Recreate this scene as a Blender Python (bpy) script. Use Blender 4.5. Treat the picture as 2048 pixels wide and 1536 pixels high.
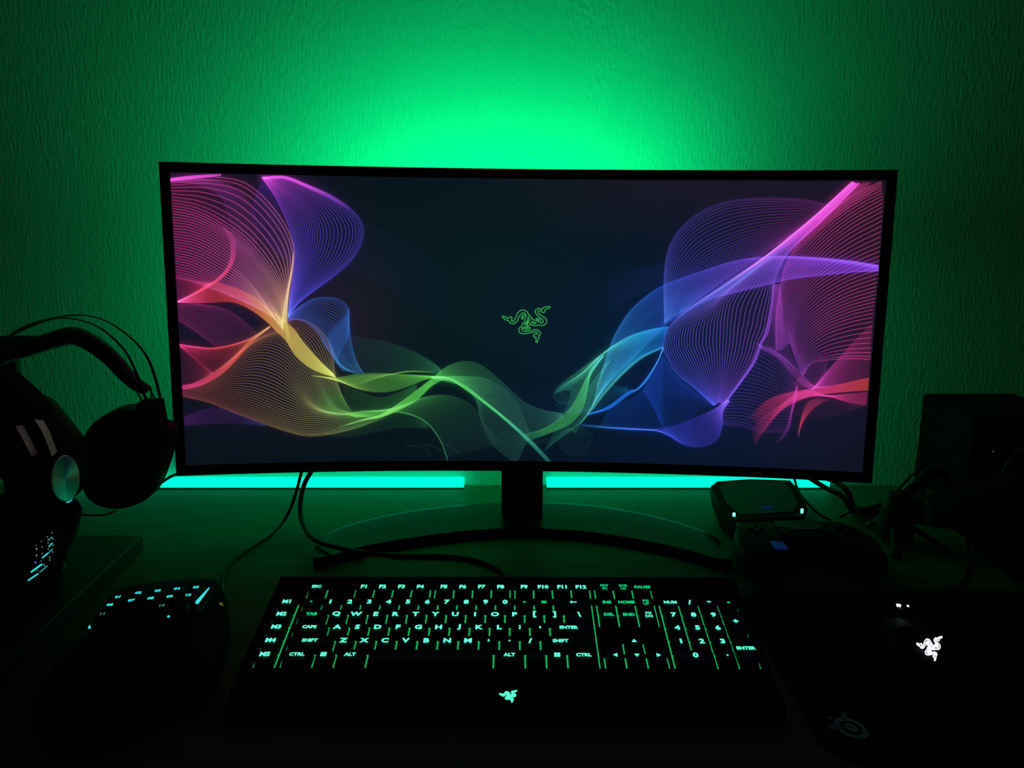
import bpy, bmesh, math, random
import numpy as np
from mathutils import Vector, Matrix
random.seed(7)
for o in list(bpy.data.objects): bpy.data.objects.remove(o)
S = bpy.context.scene
COL = S.collection
R = math.radians

# ------------------------------------------------------------ camera, world, exposure
F = 1656.0; PITCH = R(13.05); H = 0.435          # focal length in px of a 2048 px wide frame
WALL = 1.197                                      # distance of the back wall
cd = bpy.data.cameras.new('camera'); cd.sensor_width = 36; cd.lens = 36*F/2048
cd.clip_start = .02
cam = bpy.data.objects.new('camera', cd); COL.objects.link(cam)
cam.location = (0, 0, H); cam.rotation_euler = (math.pi/2-PITCH, 0, 0)
S.camera = cam
w = bpy.data.worlds.new('world'); S.world = w; w.use_nodes = True
w.node_tree.nodes['Background'].inputs[0].default_value = (.0022, .0065, .003, 1)
w.node_tree.nodes['Background'].inputs[1].default_value = 1
vs = S.view_settings; vs.view_transform = 'Standard'; vs.look = 'None'; vs.exposure = 0; vs.gamma = 1
vs.use_curve_mapping = False

BACKLIGHT = 40.0      # emission of the bars on the monitor's back
STRIP = 1.5           # emission of the strips along the wall
GREEN = (0.0, 1.0, .27)

cP, sP = math.cos(PITCH), math.sin(PITCH)
def ray(px, py):
    a = (px-1024)/F; b = (768-py)/F
    return Vector((a, cP+b*sP, -sP+b*cP))
def atY(px, py, Y): d = ray(px, py); return Vector((0, 0, H))+d*(Y/d.y)
def atZ(px, py, z): d = ray(px, py); return Vector((0, 0, H))+d*((z-H)/d.z)

# ------------------------------------------------------------ materials
MATS = {}
def mat(name, col, rough=.5, metal=0, emit=None, es=1, bump=0, bscale=400, var=.15, spec=.5, aniso=0, coat=0):
    if name in MATS: return MATS[name]
    m = bpy.data.materials.new(name); m.use_nodes = True; nt = m.node_tree; N = nt.nodes; L = nt.links
    p = N['Principled BSDF']
    p.inputs['Roughness'].default_value = rough; p.inputs['Metallic'].default_value = metal
    p.inputs['Specular IOR Level'].default_value = spec
    p.inputs['Coat Weight'].default_value = coat
    if emit:
        p.inputs['Emission Color'].default_value = (*emit, 1); p.inputs['Emission Strength'].default_value = es
        p.inputs['Base Color'].default_value = (*col, 1)
    else:
        tc = N.new('ShaderNodeTexCoord'); nz = N.new('ShaderNodeTexNoise'); nz.inputs['Scale'].default_value = 60
        L.new(tc.outputs['Object'], nz.inputs['Vector'])
        r = N.new('ShaderNodeValToRGB'); r.color_ramp.elements[0].position = .3; r.color_ramp.elements[1].position = .7
        r.color_ramp.elements[0].color = (*[c*(1-var) for c in col], 1); r.color_ramp.elements[1].color = (*[min(1, c*(1+var)) for c in col], 1)
        L.new(nz.outputs['Fac'], r.inputs['Fac']); L.new(r.outputs['Color'], p.inputs['Base Color'])
        if bump:
            n2 = N.new('ShaderNodeTexNoise'); n2.inputs['Scale'].default_value = bscale
            L.new(tc.outputs['Object'], n2.inputs['Vector'])
            b = N.new('ShaderNodeBump'); b.inputs['Strength'].default_value = bump; b.inputs['Distance'].default_value = .0005
            L.new(n2.outputs['Fac'], b.inputs['Height']); L.new(b.outputs['Normal'], p.inputs['Normal'])
    if aniso:
        p.inputs['Anisotropic'].default_value = aniso
        t = N.new('ShaderNodeTangent'); t.direction_type = 'RADIAL'; t.axis = 'Z'
        L.new(t.outputs[0], p.inputs['Tangent'])
    MATS[name] = m; return m

M_black = mat('black_plastic', (.008, .008, .009), .5, bump=.2, spec=.2)
M_matte = mat('matte_black_plastic', (.006, .006, .007), .7, bump=.3, spec=.08)
M_gloss = mat('gloss_black_plastic', (.005, .005, .006), .25, spec=.25)
M_cap = mat('keycap_plastic', (.006, .006, .007), .55, spec=.25)
M_rubber = mat('black_rubber', (.01, .01, .01), .6, spec=.3)
M_cloth = mat('pad_cloth', (.004, .004, .005), .95, bump=.4, bscale=2500, spec=.1)
M_leather = mat('black_leatherette', (.012, .012, .012), .5, bump=.5, bscale=700)
M_steel = mat('brushed_steel', (.55, .52, .5), .35, 1)
M_band_redlit = mat('red_lit_band_steel', (.16, .11, .105), .5, .3)  # steel bands with the screen's red light put into their colour
M_spun = mat('spun_aluminium', (.45, .47, .46), .28, 1, aniso=.9)
M_redp = mat('dark_red_plastic', (.025, .003, .003), .6, spec=.12)
M_grey = mat('grey_plastic', (.05, .055, .055), .4)
M_legend = mat('green_backlit_legend', (0, 0, 0), emit=(.10, 1.0, .58), es=1.5)
M_legend2 = mat('green_backlit_legend_dim', (0, 0, 0), emit=(0, .75, .25), es=1.0)
M_under = mat('green_key_glow', (0, 0, 0), emit=(.01, .62, .17), es=.8)
M_cyan = mat('cyan_backlit_legend', (0, 0, 0), emit=(.03, .75, .72), es=1.1)
M_cyan2 = mat('cyan_backlit_legend_dim', (0, 0, 0), emit=(.03, .24, .22), es=.8)
M_white = mat('white_backlit_emblem', (0, 0, 0), emit=(.9, .9, 1.0), es=1.3)
M_ledg = mat('green_white_led', (0, 0, 0), emit=(.15, 1, .5), es=2.5)
M_blue = mat('blue_reflection_glow', (0, 0, 0), emit=(.01, .012, .30), es=.4)
M_pale = mat('pale_print', (.34, .42, .40), .8, spec=.1)

# ------------------------------------------------------------ mesh helpers
def wm(o):
    m = Matrix.LocRotScale(o.location, o.rotation_euler.to_matrix(), o.scale)
    return (wm(o.parent) @ o.matrix_parent_inverse @ m) if o.parent else m
def obj(name, bm, m, parent=None, smooth=False, local=False):
    me = bpy.data.meshes.new(name)
    if isinstance(bm, bmesh.types.BMesh):
        bmesh.ops.recalc_face_normals(bm, faces=bm.faces[:]); bm.to_mesh(me); bm.free()
    else: me = bm
    if m: me.materials.clear(); me.materials.append(m)
    if smooth:
        for p in me.polygons: p.use_smooth = True
    o = bpy.data.objects.new(name, me); COL.objects.link(o)
    if parent:
        o.parent = parent
        if not local: o.matrix_parent_inverse = wm(parent).inverted()
    if smooth == 'auto':
        md = o.modifiers.new('smooth', 'EDGE_SPLIT'); md.split_angle = R(40)
    return o
def tag(o, label=None, cat=None, group=None, kind=None):
    for k, v in (('label', label), ('category', cat), ('group', group), ('kind', kind)):
        if v: o[k] = v
    return o
def empty(name, loc, label, cat, rot=(0, 0, 0), group=None):
    o = bpy.data.objects.new(name, None); COL.objects.link(o); o.location = loc; o.rotation_euler = rot
    o.empty_display_size = .02
    return tag(o, label, cat, group)
def box(bm, c, s, bev=0, M=None, seg=2):
    g = bmesh.ops.create_cube(bm, size=1)['verts']
    for v in g: v.co = Vector((v.co.x*s[0], v.co.y*s[1], v.co.z*s[2]))
    if bev:
        es = list({e for v in g for e in v.link_edges})
        g = list({v for f in bmesh.ops.bevel(bm, geom=es, offset=bev, segments=seg, affect='EDGES', profile=.5)['faces'] for v in f.verts} | {v for v in g if v.is_valid})
        # bevel returns only new faces; collect the whole island
        seen = set(g); st = list(g)
        while st:
            v = st.pop()
            for e in v.link_edges:
                o = e.other_vert(v)
                if o not in seen: seen.add(o); st.append(o)
        g = list(seen)
    T = Matrix.Translation(Vector(c))
    if M is not None: T = M @ T
    for v in g: v.co = T @ v.co
    return bm
def nb(): return bmesh.new()
def prism(bm, pts, z0, z1, M=None, bev=0, top_scale=1):
    n = len(pts); cx = sum(p[0] for p in pts)/n; cy = sum(p[1] for p in pts)/n
    rings = [(z0, 1)]
    if bev: rings = [(z0, 1-0*bev), (z1-bev*(1 if z1 > z0 else -1), 1)]
    rings.append((z1, top_scale))
    vv = []
    for z, s in rings:
        vv.append([bm.verts.new(Vector((cx+(p[0]-cx)*s, cy+(p[1]-cy)*s, z))) for p in pts])
    for a, b in zip(vv, vv[1:]):
        for i in range(n): bm.faces.new((a[i], a[(i+1) % n], b[(i+1) % n], b[i]))
    bm.faces.new(vv[0][::-1]); bm.faces.new(vv[-1])
    if M is not None:
        for r in vv:
            for v in r: v.co = M @ v.co
    return bm
def catmull(P, m=8, closed=False):
    P = [Vector(p) for p in P]; out = []; n = len(P)
    def g(i): return P[i % n] if closed else P[max(0, min(n-1, i))]
    for i in range(n if closed else n-1):
        a, b, c, d = g(i-1), g(i), g(i+1), g(i+2)
        for k in range(m):
            t = k/m
            out.append(.5*((2*b)+(c-a)*t+(2*a-5*b+4*c-d)*t*t+(3*b-a-3*c+d)*t**3))
    if not closed: out.append(P[-1])
    return out
def tube(bm, pts, r, seg=10, m=6, flat=None, side=None, smooth=True):
    """sweep a round (or flat: (w,t) ellipse oriented by side vector) profile"""
    Q = catmull(pts, m) if smooth else [Vector(p) for p in pts]
    n = len(Q); up = None; rings = []
    for i, q in enumerate(Q):
        t = (Q[min(n-1, i+1)]-Q[max(0, i-1)]).normalized()
        if side is not None:
            a = side if not callable(side) else side(i/(n-1))
            a = (a-t*a.dot(t)).normalized()
        else:
            if up is None:
                up = Vector((0, 0, 1)) if abs(t.z) < .9 else Vector((1, 0, 0))
            a = (up-t*up.dot(t)).normalized(); up = a
        b = t.cross(a)
        rr = r(i/(n-1)) if callable(r) else r
        wa, wb = (rr, rr) if flat is None else (flat[0]/2*(rr if r else 1), flat[1]/2*(rr if r else 1))
        rings.append([bm.verts.new(q+a*wa*math.cos(2*math.pi*k/seg)+b*wb*math.sin(2*math.pi*k/seg)) for k in range(seg)])
    for A, B in zip(rings, rings[1:]):
        for k in range(seg): bm.faces.new((A[k], A[(k+1) % seg], B[(k+1) % seg], B[k]))
    bm.faces.new(rings[0][::-1]); bm.faces.new(rings[-1])
    return bm
def loft(bm, rings, cap=True):
    vv = [[bm.verts.new(Vector(p)) for p in r] for r in rings]; n = len(vv[0])
    for A, B in zip(vv, vv[1:]):
        for k in range(n): bm.faces.new((A[k], A[(k+1) % n], B[(k+1) % n], B[k]))
    if cap: bm.faces.new(vv[0][::-1]); bm.faces.new(vv[-1])
    return bm
def lathe(bm, prof, M, seg=40):
    rings = [[M @ Vector((r*math.cos(2*math.pi*k/seg), r*math.sin(2*math.pi*k/seg), z)) for k in range(seg)] for r, z in prof]
    return loft(bm, rings)
def frame_z(origin, normal, xhint=(0, 0, 1)):
    z = Vector(normal).normalized(); x = Vector(xhint); x = (x-z*x.dot(z)).normalized(); y = z.cross(x)
    M = Matrix((x, y, z)).transposed().to_4x4(); M.translation = origin; return M
def strokes(bm, lines, wd, f, closed=()):
    """flat ribbons along 2-D polylines; f maps (x,y) -> 3-D point"""
    for L in lines:
        P = [Vector((p[0], p[1], 0)) for p in L]; n = len(P)
        pr = None
        for i, p in enumerate(P):
            t = (P[min(n-1, i+1)]-P[max(0, i-1)])
            if t.length < 1e-9: continue
            t.normalize(); nn = Vector((-t.y, t.x, 0))*wd/2
            a = bm.verts.new(f(p.x+nn.x, p.y+nn.y)); b = bm.verts.new(f(p.x-nn.x, p.y-nn.y))
            if pr: bm.faces.new((pr[0], pr[1], b, a))
            pr = (a, b)
    return bm
TXT = {}
def text_mesh(s, size, bold=0):
    k = (s, size, bold)
    if k in TXT: return TXT[k].copy()
    c = bpy.data.curves.new('t', 'FONT'); c.body = s; c.size = size; c.align_x = 'CENTER'; c.align_y = 'CENTER'
    c.offset = bold; c.resolution_u = 2
    o = bpy.data.objects.new('t', c); COL.objects.link(o)
    bpy.context.view_layer.update()
    me = bpy.data.meshes.new_from_object(o.evaluated_get(bpy.context.evaluated_depsgraph_get()))
    bpy.data.objects.remove(o); bpy.data.curves.remove(c)
    xs = [v.co.x for v in me.vertices]; ys = [v.co.y for v in me.vertices]
    cx, cy = (min(xs)+max(xs))/2, (min(ys)+max(ys))/2
    for v in me.vertices: v.co.x -= cx; v.co.y -= cy
    TXT[k] = me
    return me.copy()
def rrect(w_, d_, r, n=6, c=(0, 0)):
    out = []
    for sx, sy, a0 in ((1, 1, 0), (-1, 1, 90), (-1, -1, 180), (1, -1, 270)):
        for k in range(n+1):
            a = R(a0+90*k/n); out.append((c[0]+sx*(w_/2-r)+r*math.cos(a), c[1]+sy*(d_/2-r)+r*math.sin(a)))
    return out

# ------------------------------------------------------------ the room
def wall_mat():
    m = bpy.data.materials.new('embossed_wallpaper'); m.use_nodes = True; N = m.node_tree.nodes; L = m.node_tree.links
    p = N['Principled BSDF']; p.inputs['Base Color'].default_value = (.72, .72, .68, 1); p.inputs['Roughness'].default_value = .8
    p.inputs['Specular IOR Level'].default_value = .2
    tc = N.new('ShaderNodeTexCoord'); mp = N.new('ShaderNodeMapping'); mp.inputs['Scale'].default_value = (1, 1, .17)
    L.new(tc.outputs['Object'], mp.inputs['Vector'])
    n1 = N.new('ShaderNodeTexNoise'); n1.inputs['Scale'].default_value = 330; n1.inputs['Detail'].default_value = 3; n1.inputs['Roughness'].default_value = .6
    L.new(mp.outputs[0], n1.inputs['Vector'])
    mp2 = N.new('ShaderNodeMapping'); mp2.inputs['Scale'].default_value = (1, 1, .6); L.new(tc.outputs['Object'], mp2.inputs['Vector'])
    n2 = N.new('ShaderNodeTexVoronoi'); n2.inputs['Scale'].default_value = 190; L.new(mp2.outputs[0], n2.inputs['Vector'])
    a = N.new('ShaderNodeMath'); a.operation = 'MULTIPLY_ADD'; a.inputs[1].default_value = .35
    L.new(n2.outputs['Distance'], a.inputs[0]); L.new(n1.outputs['Fac'], a.inputs[2])
    b = N.new('ShaderNodeBump'); b.inputs['Strength'].default_value = .7; b.inputs['Distance'].default_value = .0022
    L.new(a.outputs[0], b.inputs['Height']); L.new(b.outputs['Normal'], p.inputs['Normal'])
    return m
bm = nb(); box(bm, (0, WALL+.05, .55), (5, .1, 2.7)); tag(obj('wall_back', bm, wall_mat()), kind='structure')
bm = nb(); box(bm, (0, -.3, -.77), (5, 3.1, .06)); tag(obj('floor', bm, mat('floor_boards', (.16, .10, .06), .5)), kind='structure')

def wood():
    m = bpy.data.materials.new('dark_wood'); m.use_nodes = True; N = m.node_tree.nodes; L = m.node_tree.links
    p = N['Principled BSDF']
    tc = N.new('ShaderNodeTexCoord'); mp = N.new('ShaderNodeMapping'); mp.inputs['Scale'].default_value = (3, 40, 40)
    L.new(tc.outputs['Object'], mp.inputs['Vector'])
    n = N.new('ShaderNodeTexNoise'); n.inputs['Scale'].default_value = 2.2; n.inputs['Detail'].default_value = 6; L.new(mp.outputs[0], n.inputs['Vector'])
    r = N.new('ShaderNodeValToRGB'); r.color_ramp.elements[0].position = .3; r.color_ramp.elements[1].position = .75
    r.color_ramp.elements[0].color = (.12, .085, .055, 1); r.color_ramp.elements[1].color = (.17, .12, .078, 1)
    L.new(n.outputs['Fac'], r.inputs['Fac']); L.new(r.outputs['Color'], p.inputs['Base Color'])
    p.inputs['Roughness'].default_value = .5; p.inputs['Specular IOR Level'].default_value = .07
    b = N.new('ShaderNodeBump'); b.inputs['Strength'].default_value = .08; b.inputs['Distance'].default_value = .0005
    L.new(n.outputs['Fac'], b.inputs['Height']); L.new(b.outputs['Normal'], p.inputs['Normal'])
    return m
M_wood = wood()
DX0, DX1, DY0 = -1.0, .586, .40
desk = empty('desk', ((DX0+DX1)/2, .8, -.74), 'dark wooden desk against the wall carrying the monitor and keyboard', 'desk')
bm = nb(); box(bm, ((DX0+DX1)/2, (DY0+WALL-.001)/2, -.0125), (DX1-DX0, WALL-.001-DY0, .025), .0015); obj('tabletop', bm, M_wood, desk)
for x in (DX0+.05, DX1-.05):
    for y in (DY0+.05, WALL-.06):
        bm = nb(); box(bm, (x, y, -.3825), (.05, .05, .715), .003); obj('leg', bm, M_black, desk)

# ------------------------------------------------------------ monitor
MX, MT, MROLL = .0155, R(3.7), R(.62)
SW, SH, SR = .803, .3365, 2.2            # lit area and curve radius
mon = empty('monitor', (MX, 1.06, 0), 'large curved ultrawide monitor showing rainbow waves of thin lines', 'monitor')
# panel frame: local x right, y = depth (towards the wall), z up; origin at screen centre
MC = Vector((MX+.0010, .977, .435-.1530))
MM = Matrix.Translation(MC) @ Matrix.Rotation(-MT, 4, 'X') @ Matrix.Rotation(MROLL, 4, 'Y')
def scr(u, v, d=0):                      # u, v in metres on the curved screen, d = depth behind it
    a = u/SR; r = SR+d
    return MM @ Vector((r*math.sin(a), r*math.cos(a)-SR, v))
def px2uv(P):                            # photo pixels -> metres on the screen
    P = np.asarray(P, float); a = (P[..., 0]-1024)/F; b = (768-P[..., 1])/F
    D = np.stack([a, cP+b*sP, -sP+b*cP], -1)
    I = np.array(MM.inverted()); o = I[:3, :3] @ np.array([0, 0, H])+I[:3, 3]; D = D @ I[:3, :3].T
    # circle centre (0,-SR) radius SR in local xy
    ox, oy = o[0], o[1]+SR
    A = D[..., 0]**2+D[..., 1]**2; B = 2*(ox*D[..., 0]+oy*D[..., 1]); C = ox*ox+oy*oy-SR*SR
    t = (-B+np.sqrt(np.maximum(B*B-4*A*C, 0)))/(2*A)
    x = ox+t*D[..., 0]; y = oy+t*D[..., 1]; z = o[2]+t*D[..., 2]
    return np.stack([SR*np.arctan2(x, y), z], -1)

def c_(*a): return [(760+a[i]/4.096, 600+a[i+1]/4.096) for i in range(0, len(a), 2)]
def lt(*a): return [(320+a[i]/4.096, 320+a[i+1]/4.096) for i in range(0, len(a), 2)]
def lb(*a): return [(320+a[i]/4.096, 600+a[i+1]/4.096) for i in range(0, len(a), 2)]
def rt(*a): return [(1200+a[i]/3.413, 340+a[i+1]/3.413) for i in range(0, len(a), 2)]
def rb(*a): return [(1200+a[i]/3.413, 600+a[i+1]/3.413) for i in range(0, len(a), 2)]
EMBLEM = [
 [(340,560),(390,590),(440,600),(490,640),(540,600),(590,605),(600,650),(585,700),(620,725),(660,700),(700,620),(740,520),(790,450),(850,415),(930,415),(1000,450),(1040,500),(1060,540),(1110,580),(1150,640),(1165,680),(1220,680),(1280,710),(1330,740)],
 [(330,590),(380,640),(430,680),(500,695),(520,730),(560,770),(620,785),(680,770),(740,720),(780,620),(820,550),(870,500),(920,485),(970,520),(985,560),(960,610),(955,670),(960,710),(890,770),(870,850),(800,900),(785,970),(820,1030),(880,1050),(1000,1050),(1150,1020),(1250,1005),(1300,1020),(1300,1060),(1250,1070),(1190,1085),(1185,1120),(1210,1150),(1260,1155),(1250,1200),(1265,1240),(1250,1285),(1290,1290)],
 [(885,870),(870,920),(890,970),(950,990),(1050,985),(1150,965),(1240,945),(1320,965),(1370,1010),(1375,1060),(1345,1100),(1325,1120),(1335,1180),(1300,1240),(1300,1290)],
 [(1380,770),(1430,760),(1455,720),(1430,670),(1360,610),(1290,550),(1245,490),(1235,430),(1270,385),(1330,365),(1390,385),(1425,425)],
 [(1415,385),(1480,330),(1560,325),(1620,305),(1640,345),(1580,370),(1500,400),(1500,440),(1480,475),(1430,475),(1380,440),(1340,420),(1310,440),(1330,500),(1400,560),(1480,610),(1530,660),(1550,730),(1520,790),(1460,825),(1380,830),(1320,820),(1240,840),(1160,830),(1100,810),(1040,850),(970,865),(930,860)],
 [(1120,740),(1180,730),(1260,770),(1200,785),(1120,745)],
 [(1040,590),(1080,640),(1080,690),(1040,690),(1030,640),(1040,590)],
 [(1040,750),(990,750),(930,800),(1010,800),(1040,750)],
 [(970,540),(900,550),(860,600),(870,650),(900,660),(900,600),(940,570)],
 [(930,880),(1000,905),(1090,880),(1080,920),(1010,945),(930,920),(890,890)],
 [(1250,640),(1310,640),(1370,680),(1380,760)],
 [(1260,665),(1320,690),(1335,740)],
 [(1020,880),(1010,700),(1100,790)],
]
EMBLEM = [[(p.x, p.y) for p in catmull([(a, b, 0) for a, b in L], 3)] for L in EMBLEM]

def lin(c):
    c = np.asarray(c, float)/255
    return np.where(c <= .04045, c/12.92, ((c+.055)/1.055)**2.4)
IW, IH = 2400, 1008
def wallpaper():
    acc = np.zeros((IH*IW, 3)); fillacc = np.zeros((IH*IW, 3))
    def dep(xy, wgt, target, target2=None, k2=0):   # xy (k,2) image coords, wgt (k,3)
        x, y = xy[:, 0], xy[:, 1]; x0 = np.floor(x).astype(np.int64); y0 = np.floor(y).astype(np.int64); fx = x-x0; fy = y-y0
        ok = (x0 >= 0) & (x0 < IW-1) & (y0 >= 0) & (y0 < IH-1)
        x0, y0, fx, fy, wgt = x0[ok], y0[ok], fx[ok], fy[ok], wgt[ok]; b = y0*IW+x0
        idx = np.concatenate([b, b+1, b+IW, b+IW+1]); ww = np.concatenate([(1-fx)*(1-fy), fx*(1-fy), (1-fx)*fy, fx*fy])
        for ch in range(3):
            v = np.bincount(idx, ww*np.tile(wgt[:, ch], 4), IH*IW); target[:, ch] += v
            if target2 is not None: target2[:, ch] += v*k2
    def img(P):
        uv = px2uv(P); return np.stack([(uv[..., 0]/SW+.5)*IW-.5, (uv[..., 1]/SH+.5)*IH-.5], -1)
    def cat(P, m):
        P = np.asarray(P, float); n = len(P)
        d = np.r_[0, np.cumsum(np.linalg.norm(np.diff(P, axis=0), axis=1))]; d /= d[-1]
        t = np.linspace(0, 1, m); i = np.clip(np.searchsorted(d, t, 'right')-1, 0, n-2)
        s = ((t-d[i])/(d[i+1]-d[i]))[:, None]
        tan = np.zeros_like(P); tan[1:-1] = (P[2:]-P[:-2])/(d[2:]-d[:-2])[:, None]; tan[0] = (P[1]-P[0])/(d[1]-d[0]); tan[-1] = (P[-1]-P[-2])/(d[-1]-d[-2])
        h = (d[i+1]-d[i])[:, None]
        return (2*s**3-3*s*s+1)*P[i]+(s**3-2*s*s+s)*h*tan[i]+(-2*s**3+3*s*s)*P[i+1]+(s**3-s*s)*h*tan[i+1]
    def fam(rails, n, cols, k=1.0, fill=1.0, pw=1.0, tint=None):
        if n >= 28: n = int(n*.74); k *= 1.5
        m = 1500
        Rl = np.stack([cat(r, m) for r in rails])            # (r,m,2)
        us = np.linspace(0, 1, n)**pw*(len(rails)-1)
        if len(rails) == 2:
            L = Rl[0][None]*(1-us)[:, None, None]+Rl[1][None]*us[:, None, None]
        else:
            L = np.zeros((n, m, 2)); r = len(rails)
            for q, u in enumerate(us):
                i = min(int(u), r-2); s = u-i
                a, b, c, d = Rl[max(i-1, 0)], Rl[i], Rl[i+1], Rl[min(i+2, r-1)]
                L[q] = .5*(2*b+(c-a)*s+(2*a-5*b+4*c-d)*s*s+(3*b-a-3*c+d)*s**3)
        I = img(L); t = np.linspace(0, 1, m)
        ts = [c[0] for c in cols]; cc = np.stack([np.interp(t, ts, [lin(c[1])[j] for c in cols]) for j in range(3)], -1)
        seg = np.linalg.norm(np.diff(I, axis=1), axis=2); sub = max(1, int(np.ceil(np.percentile(seg, 99)/.8)))
        ps, ws = [], []
        for z in range(sub):
            ps.append((I[:, :-1]+(I[:, 1:]-I[:, :-1])*((z+.5)/sub)).reshape(-1, 2))
            W = cc[None, :-1]*(seg/sub)[..., None]*k*1.25
            if tint:
                q = np.linspace(0, 1, n)[:, None, None]; tt = np.clip((t[:-1]-.35)/.2, 0, 1)[None, :, None]
                W = W*(1-tt+tt*(np.array(tint[0])*(1-q)+np.array(tint[1])*q))
            ws.append(W.reshape(-1, 3))
        dep(np.concatenate(ps), np.concatenate(ws), acc, fillacc if fill else None, fill)
    mag, pink, red, org, yel = (235, 60, 170), (235, 50, 120), (250, 50, 60), (250, 130, 50), (250, 225, 90)
    # left: pink sheet, ribbon and folds
    fam([lt(85,175,400,140,650,170,800,260,950,420,1050,580,1098,740,1085,900,1060,1050,1045,1200,1040,1330),
         lt(95,330,300,370,500,460,700,600,850,760,960,930,1010,1080,1020,1200,1020,1330),
         lt(105,500,250,520,450,600,620,710,780,870,900,1020,970,1150,1000,1250,1010,1340),
         lt(115,660,300,700,480,790,620,880,750,990,850,1100,930,1200,980,1290,1010,1360),
         lt(125,820,250,850,400,920,520,985,660,1060,790,1140,900,1220,970,1300,1010,1380),
         lt(132,965,250,992,400,1045,520,1090,660,1150,790,1210,900,1275,970,1335,1010,1400)],
        50, [(0, (205, 40, 120)), (.3, (205, 60, 140)), (.6, (190, 90, 150)), (.85, (205, 130, 110)), (1, (150, 130, 60))], .6, 1.2)
    fam([lt(85,150,250,130,500,115), lt(85,175,300,150,500,130)], 12, [(0, (250, 60, 220)), (1, (120, 30, 110))], .9, .3)
    fam([lt(85,180,300,200,500,300,560,450,600,620,590,780), lt(250,140,500,180,700,300,780,450,800,600,760,800)], 16, [(0, (150, 40, 120)), (.5, (110, 40, 130)), (1, (90, 20, 90))], .3, 1.5)
    fam([lt(500,540,560,620,580,720,570,830,520,920,430,1000,300,1075,145,1160), lt(540,560,610,640,620,730,600,840,545,930,450,1010,320,1085,145,1165)], 9,
        [(0, (80, 25, 80)), (.25, (180, 40, 110)), (.5, (240, 50, 90)), (.75, (250, 50, 70)), (1, (240, 60, 130))], .55, .6)
    fam([lt(145,1155,300,1080,430,1000,520,1020,650,1060,780,1130,900,1230,1000,1300,1100,1390,1160,1475)+lb(1300,490,1420,605),
         lt(150,1168,350,1170,560,1160,650,1180,750,1230,870,1320,960,1410,1030,1475)+lb(1100,440,1200,535,1300,590,1440,635)], 34,
        [(0, (240, 60, 130)), (.2, red), (.35, (250, 70, 55)), (.5, org), (.65, (250, 190, 80)), (.8, yel), (1, (210, 230, 80))], .34, .35)
    fam([lt(130,970,250,985,420,1010), lt(145,1155,250,1120,420,1010)], 14, [(0, (190, 30, 110)), (1, (240, 50, 80))], .4, .8)
    # crosshatch going the other way
    fam([lt(600,880,700,960,800,1080,880,1200,960,1330), lt(560,1010,680,1060,800,1150,900,1250,990,1370)], 12, [(0, (150, 40, 110)), (1, (230, 150, 90))], .35, .4)
    fam([lt(1098,740,1085,900,1060,1050,1040,1200,1040,1330)+lb(1050,230,1060,300), lt(1090,760,1075,900,1045,1050,1015,1200,1000,1330)+lb(1030,260,1050,330)], 8, [(0, (60, 30, 30)), (.3, (230, 170, 110)), (.7, (245, 210, 100)), (1, (120, 110, 45))], .5, .2)
    fam([lb(300,30,480,60,600,110,760,240,830,300), lb(150,40,300,130,500,240,600,320,700,350), lb(155,170,250,230,350,300,430,360,480,390)], 22, [(0, (150, 35, 105)), (.7, (130, 40, 100)), (1, (90, 30, 60))], .42, .9)
    # red wings
    fam([lb(160,365,300,385,430,395,600,365,750,310,900,215), lb(165,380,300,430,430,480,570,460,720,360,900,220), lb(165,380,280,480,420,580,540,540,700,380,900,225)], 24,
        [(0, (230, 45, 110)), (.35, (200, 45, 60)), (.7, (190, 70, 50)), (1, (190, 130, 70))], .30, .8, 1.6)
    fam([lb(160,363,300,382,430,392,600,362,750,307,900,212), lb(160,368,300,392,430,400,600,370,750,312,900,218)], 4, [(0, (240, 50, 120)), (.5, (230, 50, 60)), (1, (90, 50, 30))], .6, .3)
    fam([lb(180,700,300,675,420,615,520,545,620,450,720,340,820,265), lb(185,735,320,705,430,655,530,585,640,475,740,365,830,280)], 13,
        [(0, (240, 50, 130)), (.3, (245, 50, 90)), (.6, (235, 70, 55)), (1, (60, 40, 20))], .42, .4)
    fam([lb(170,410,300,500,440,600), lb(180,690,300,660,430,600)], 26, [(0, (90, 20, 55)), (1, (120, 30, 45))], .35, .8)
    # brown and green dome
    fam([lb(900,215,980,180,1080,160,1180,165,1280,220,1370,320,1415,440,1430,580,1460,700,1510,820,1570,910),
         lb(500,560,650,430,800,330,950,290,1080,340,1180,440,1260,570,1310,690,1370,800,1440,880,1530,920),
         lb(250,690,450,630,620,560,800,520,950,560,1060,640,1150,740,1240,840,1340,900,1450,925,1570,912),
         lb(185,750,350,740,550,750,750,790,900,850,1050,910,1200,945,1350,945,1500,945,1700,940),
         lb(190,790,400,840,600,920,750,975,900,1030,1050,1080,1200,1112,1380,1100,1600,1050,1850,960)],
        64, [(0, (110, 35, 50)), (.25, (135, 75, 45)), (.5, (150, 120, 75)), (.75, (150, 150, 85)), (.88, (110, 180, 80)), (1, (40, 70, 30))], .40, .6)
    fam([lb(205,1025,350,1015,500,1008,700,1015,860,1030), lb(195,960,350,900,520,885,700,950,860,1025)], 14, [(0, (90, 30, 120)), (1, (30, 30, 80))], .3, 1.2)
    # purple bulb
    fam([lt(840,140,1020,135,1200,200,1400,290,1550,390,1640,490,1665,580,1640,700,1560,830,1400,970,1250,1080,1130,1180,1050,1290),
         lt(850,140,1000,230,1150,350,1250,460,1290,580,1280,700,1230,850,1160,1000,1100,1130,1050,1290),
         lt(830,140,930,280,1000,420,1060,560,1090,700,1095,850,1080,1000,1060,1150,1050,1290)], 40,
        [(0, (190, 50, 190)), (.2, (120, 50, 190)), (.45, (85, 60, 215)), (.8, (70, 55, 215)), (1, (40, 60, 180))], .46, .95)
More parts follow.
